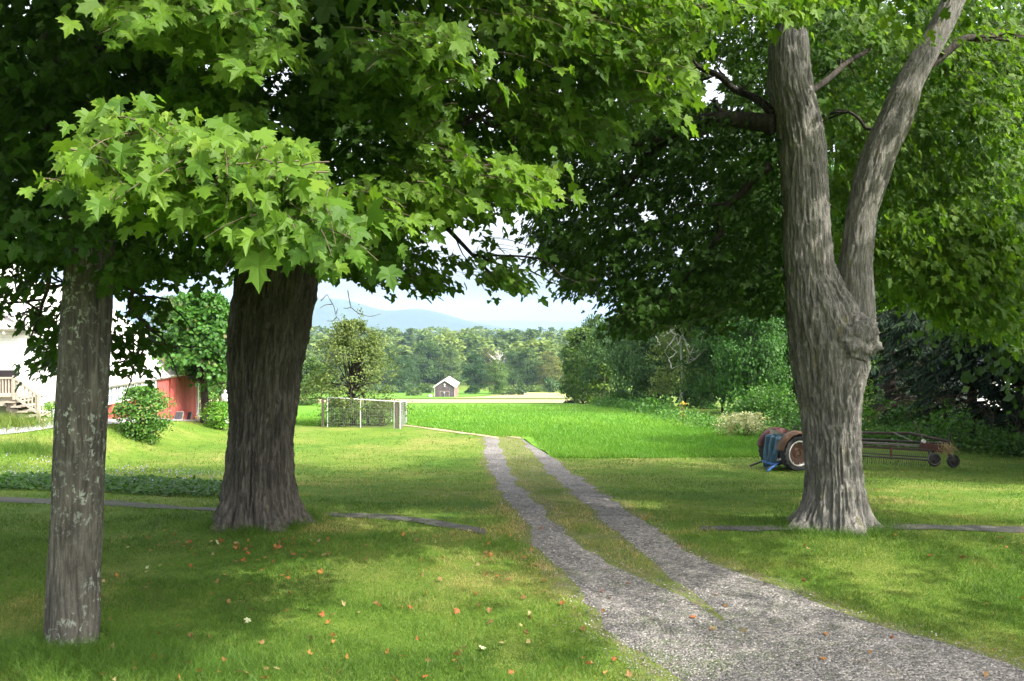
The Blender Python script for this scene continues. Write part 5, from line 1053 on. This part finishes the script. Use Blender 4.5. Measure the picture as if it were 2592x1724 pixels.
def wheel(c, R, wd, name, lug=22, rimr=.72):
    b = Rel(); pr = [(R*rimr, -wd*.42), (R*.86, -wd*.5), (R*.955, -wd*.47), (R*.975, -wd*.30), (R*.98, 0), (R*.975, wd*.30), (R*.955, wd*.47), (R*.86, wd*.5), (R*rimr, wd*.42)]; b.lathe(pr, c, sx_, 56)
    if lug:
        for k in range(lug):
            for sg in (-1, 1):
                a0 = 2*PI*(k+(.5 if sg > 0 else 0))/lug; a1 = a0-.19; P0 = c+(fw*math.cos(a0)+up*math.sin(a0))*R*.985+sx_*.02*sg; P1 = c+(fw*math.cos(a1)+up*math.sin(a1))*R*.965+sx_*wd*.49*sg
                b.beam(P0, P1, R*.055, R*.055)
    tyre_parent = thing_part(name, c)
    b.build('tyre', M['rubber'], tyre_parent)
    b = Rel(); b.lathe([(R*rimr*1.0, wd*.42), (R*rimr*1.02, wd*.46), (R*rimr*.90, wd*.44), (R*rimr*.88, wd*.2), (R*rimr*.88, -wd*.2), (R*rimr*.90, -wd*.44), (R*rimr*1.02, -wd*.46), (R*rimr, -wd*.42)], c, sx_, 48); b.build('rim', M['rim'], tyre_parent, True)
    b = Rel(); b.lathe([(.002, wd*.10), (R*.10, wd*.10), (R*.17, wd*.04), (R*.20, wd*.12), (R*.24, wd*.12), (R*.30, wd*.02), (R*rimr*.89, wd*.16), (R*rimr*.89, wd*.10), (R*.2, -wd*.1), (.002, -wd*.1)], c, sx_, 40)
    for k in range(6): a = k*PI/3; b.lathe([(.001, wd*.10), (R*.022, wd*.14), (R*.022, wd*.05)], c+(fw*math.cos(a)+up*math.sin(a))*R*.14, sx_, 8)
    for k in range(8): a = k*PI/4+.2; b.lathe([(.001, wd*.24), (R*.022, wd*.22), (R*.022, wd*.1)], c+(fw*math.cos(a)+up*math.sin(a))*R*rimr*.80, sx_, 8, mat=1)
    b.build('wheel_disc', [M['hub'], M['rim']], tyre_parent)
def thing_part(name, c):
    o = bpy.data.objects.new(name, None); C.objects.link(o); o.parent = tractor; o.location = (c-org); return o
for sg in (1, -1): wheel(tp(0, .56*sg, RW), RW, .28, 'rear_wheel')
for sg in (1, -1): wheel(tp(1.62, .50*sg, .27), .27, .13, 'front_wheel', 0, .60)
for sg, mm in ((1, 'rust2'), (-1, 'rust')):
    b = Rel(); a = np.linspace(math.radians(35), math.radians(168), 26)
    ring = lambda rr, s: np.stack([tp(rr*math.cos(x)*1.0+.02, s, RW+rr*math.sin(x)) for x in a])
    V = np.concatenate([ring(RW+.07, sg*.70), ring(RW+.13, sg*.62), ring(RW+.14, sg*.40), ring(RW-.22, sg*.38)]); b.add(V, grid_faces(4, 26)); V2 = V-up*.015; b.add(V2, grid_faces(4, 26)[:, ::-1]); b.build('fender', M[mm], tractor, True)
def rbox(f0, f1, s0, s1, z0, z1, bb): 
    V = [tp(f, s, z) for z in (z0, z1) for f, s in ((f0, s0), (f1, s0), (f1, s1), (f0, s1))]; bb.add(V, [(0,3,2,1),(4,5,6,7),(0,1,5,4),(1,2,6,5),(2,3,7,6),(3,0,4,7)])
b = Rel(); rbox(-.25, .75, -.20, .20, .35, .68, b); b.bar(tp(0, -.50, RW), tp(0, .50, RW), .09, 14); rbox(.75, 1.75, -.15, .15, .35, .62, b); b.bar(tp(1.62, -.45, .30), tp(1.62, .45, .30), .04, 8); b.build('chassis', M['iron'], tractor)
b = Rel(); hp = [(-.20, .60), (-.20, .92), (-.13, 1.02), (0, 1.05), (.13, 1.02), (.20, .92), (.20, .60)]; V = np.concatenate([np.stack([tp(f, s*k_, .6+(z-.6)*h_) for s, z in hp]) for f, k_, h_ in ((.62, 1, .95), (.70, 1, 1.0), (1.6, .95, .92), (1.78, .9, .85), (1.82, .8, .7))]); b.add(V, grid_faces(5, 7)); b.add(V[-7:], [list(range(7))]); b.add(V[:7], [list(range(7))[::-1]]); b.build('bonnet', M['rust'], tractor, True)
b = Rel(); V = np.concatenate([np.stack([tp(-.30+.22*r*math.cos(x)-.02, .24*r*math.sin(x), 1.0+.10*r*r*(1.3-math.cos(x))) for x in np.linspace(0, 2*PI, 24, endpoint=False)]) for r in (.05, .5, .8, 1.0)]); b.add(V, grid_faces(4, 24, True)); b.add(V-up*.02, grid_faces(4, 24, True)[:, ::-1]); b.build('seat', M['palepaint'], tractor, True)
b = Rel(); b.bar(tp(.75, 0, .85), tp(.35, 0, 1.12), .02, 8); ca = np.linspace(0, 2*PI, 28); ax = (tp(.35, 0, 1.12)-tp(.75, 0, .85)); ax /= np.linalg.norm(ax); e2 = np.cross(ax, sx_); b.tube(np.stack([tp(.35, 0, 1.12)+.20*(sx_*math.cos(x)+e2*math.sin(x)) for x in ca]), .014, 6); [b.bar(tp(.35, 0, 1.12), tp(.35, 0, 1.12)+.2*(sx_*math.cos(x)+e2*math.sin(x)), .009, 5) for x in (0, 2.1, 4.2)]; b.build('steering_wheel', M['iron'], tractor)
b = Rel(); b.beam(tp(-.1, .24, .38), tp(-.95, .36, .06), .05, .05); b.build('hitch_arm', M['iron'], tractor); b = Rel(); b.beam(tp(-.1, -.24, .38), tp(-1.0, -.45, .06), .05, .05); b.build('hitch_arm', M['iron'], tractor)
# blue tarpaulin hanging over the back of the tractor
nu, nv = 44, 46; u = np.linspace(-1, 1, nu)[None]; v = np.linspace(0, 1, nv)[:, None]
s_ = u*(.38+.06*np.sin(3*v)-.16*v); fold = .055*np.sin(u*9+2.2*v)*np.clip(v*2, 0, 1)+.035*np.sin(u*17-3*v)+.03*fbm(u*3, v*4, 0, 5, 2)
f_ = np.interp(v, [0, .22, .32, .6, 1], [-.08, -.38, -.50, -.56, -.62])-fold+0*u; z_ = np.interp(v, [0, .22, .32, .6, 1], [1.07, 1.10, 1.0, .62, .10])+.04*np.sin(u*5)*(1-v)+0*u-.10*np.abs(u)*(v < .3); z_ = z_+.10*noise(u*3, 7, 0, 3)*v**3
V = org+f_[..., None]*fw+s_[..., None]*sx_+z_[..., None]*up; tarp = thing('tarp', 'crumpled blue tarp hanging over the back of the rusty tractor', 'tarp', tp(-.5, 0, .0)); b = Rel(); b.add(V, grid_faces(nv, nu)); b.add(V-.008*fw, grid_faces(nv, nu)[:, ::-1]); b.build('sheet', M['blue'], tarp, True)
M['bluebar'] = flat_mat('blue_painted_bar', (.06, .16, .42), .4, .1); b = Rel(); b.beam(tp(-.50, .30, .24), tp(-1.02, .50, .05), .07, .03); b.build('loose_end', M['bluebar'], tarp); b = Rel(); b.beam(tp(-.62, -.30, .22), tp(-.66, .30, .20), .10, .05); b.build('hem', M['bluebar'], tarp)

# side delivery hay rake
YK = float(px2g(2390, 1187)[1]); K = lambda x, y, Y=30.: at(x, y, Y+YK-30); k0 = K(2300, 1150); rake = thing('hay_rake', 'long rusty hay rake with small end wheels by the dark spruces', 'farm rake', (k0[0], YK, float(terr(k0[0], YK))))
def kbar(name, a, c, r, m='iron', Ya=30., Yc=None, w=None):
    b = Rel(); A, B = K(*a, Ya), K(*c, Yc or Ya); (b.beam(A, B, w[0], w[1]) if w else b.bar(A, B, r, 8)); return b.build(name, M[m], rake)
M['rakeiron'] = flat_mat('rusty_rake_iron', (.045, .030, .026), .7, .4, 9); M['rakepale'] = flat_mat('bare_worn_iron', (.13, .11, .105), .5, .25, 9)
kbar('top_rail', (2120, 1095), (2300, 1097), .045, 'rakeiron', 31.2, 31.2); kbar('top_rail', (2300, 1097), (2400, 1117), .045, 'rakeiron', 31.2, 30.4)
kbar('rear_rail', (2120, 1110), (2390, 1122), .04, 'iron', 31.6, 31.0)
kbar('main_beam', (2120, 1117), (2372, 1131), .0, 'rakepale', 30, 30, (.10, .06)); kbar('lower_beam', (2120, 1127), (2362, 1141), 0, 'rakeiron', 29.8, 29.8, (.06, .07))
kbar('end_frame', (2330, 1128), (2385, 1137), 0, 'rust', 29.9, 29.9, (.10, .22)); kbar('reel_bar', (2130, 1150), (2352, 1165), .028, 'iron', 29.6, 29.6); kbar('reel_bar', (2130, 1143), (2352, 1158), .02, 'iron', 30.4, 30.4)
kbar('strut', (2256, 1129), (2256, 1162), .035, 'rust', 29.8, 29.7); kbar('strut', (2362, 1130), (2362, 1150), .05, 'iron', 29.9); kbar('strut', (2404, 1096), (2402, 1155), .04, 'iron', 30.3); kbar('strut', (2352, 1140), (2352, 1168), .03, 'iron', 29.7)
kbar('diagonal_brace', (2262, 1095), (2310, 1117), .016, 'rakepale', 30.9, 30.2); kbar('lever', (2314, 1068), (2338, 1116), .022, 'rakepale', 29.9, 29.9); kbar('axle_arm', (2395, 1130), (2413, 1168), .03, 'iron', 30.2, 30.0)
b = Rel(); b.lathe([(.005, -.05), (.055, -.05), (.055, .05), (.005, .05)], K(2338, 1117, 29.85), (0, 1, 0), 16); b.build('pivot', M['rim'], rake)
b = Rel()
for k in range(46):
    s = k/45; x = 2128+222*s; y = 1133+13.5*s; yl = 1168+15*s; A = K(x, y, 29.9); Bm = K(x+5, (y+yl)/2+1, 29.65); E = K(x+2+2*math.sin(k), yl+2*math.sin(3*k), 29.5+.35*(k % 2)); b.tube([A, Bm, E], .008, 4)
b.build('tines', M['iron'], rake)
for px, py, Y in ((2365, 1164, 29.6), (2413, 1167, 29.9)):
    c = K(px, py, Y); wt = bpy.data.objects.new('wheel', None); C.objects.link(wt); wt.parent = rake; wt.location = Vector(c)-rake.location; ax = (.25, -1, 0); R = (1184-1151)/2*YK/F*1.02
    b = Rel(); b.lathe([(R*.62, -.05), (R*.9, -.065), (R, -.03), (R, .03), (R*.9, .065), (R*.62, .05)], c, ax, 36); b.build('tyre', M['rubber'], wt, True)
    b = Rel(); b.lathe([(.004, .05), (R*.16, .05), (R*.2, .02), (R*.63, .035), (R*.63, -.035), (.004, -.05)], c, ax, 28); b.build('wheel_disc', M['iron'], wt, True)
ca = np.linspace(2.4, 5.9, 20); b = Rel(); c0 = K(2366, 1160, 29.4); b.tube(np.stack([c0+np.array([.19*math.cos(x), 0, .19*math.sin(x)]) for x in ca]), .012, 6); b.build('hoop', M['rakepale'], rake)
b = MB(); t_ = thing('hay_wisp', 'wisp of dry straw caught on the end of the hay rake', 'straw', K(2392, 1128, 29.9)); n = 260; a = rs.rand(n)
P = np.c_[.28*rs.normal(size=n)*.5, .12*rs.normal(size=n), .05-.22*a**1.2+.05*rs.normal(size=n)]; put_leaves(b, P, rdir(rs, n)*.6+[.3, 0, -.9], rdir(rs, n), .16+.12*rs.rand(n), rs.rand(n), (np.array([(-.03,0),(.03,0),(.0,1.)]), np.array([(0,1,2)]))); b.build('straw', leaf_mat('dry_straw', [(0, (.26, .18, .09)), (1, (.42, .31, .17))], .2, 1.0), t_)
# white shed glimpsed through the spruces at the right
G = ((2600-HX)*44/F, 44.); t_ = thing('shed', 'pale shed glimpsed through the dark spruce twigs at the right edge', 'shed', (G[0], G[1], float(terr(*G)))); b = MB(); prism(b, [(-2.4, -.2), (2.4, -.2), (2.4, 2.0), (0, 3.2), (-2.4, 2.0)], 0, .2); prism(b, [(-2.4, -.2), (2.4, -.2), (2.4, 2.0), (0, 3.2), (-2.4, 2.0)], 4.3, 4.5)
b.box((-2.3, 2.25, .9), (.18, 4.06, 2.2)); b.box((2.3, 2.25, .9), (.18, 4.06, 2.2)); b.build('wall', M['white_board'], t_); b = MB(); slab(b, (-2.7, -.3, 1.87), (-2.7, 4.8, 1.87), (0, 4.8, 3.24), (0, -.3, 3.24), .08); slab(b, (2.7, -.3, 1.87), (2.7, 4.8, 1.87), (.01, 4.8, 3.25), (.01, -.3, 3.25), .08); b.build('roof', M['slate'], t_)
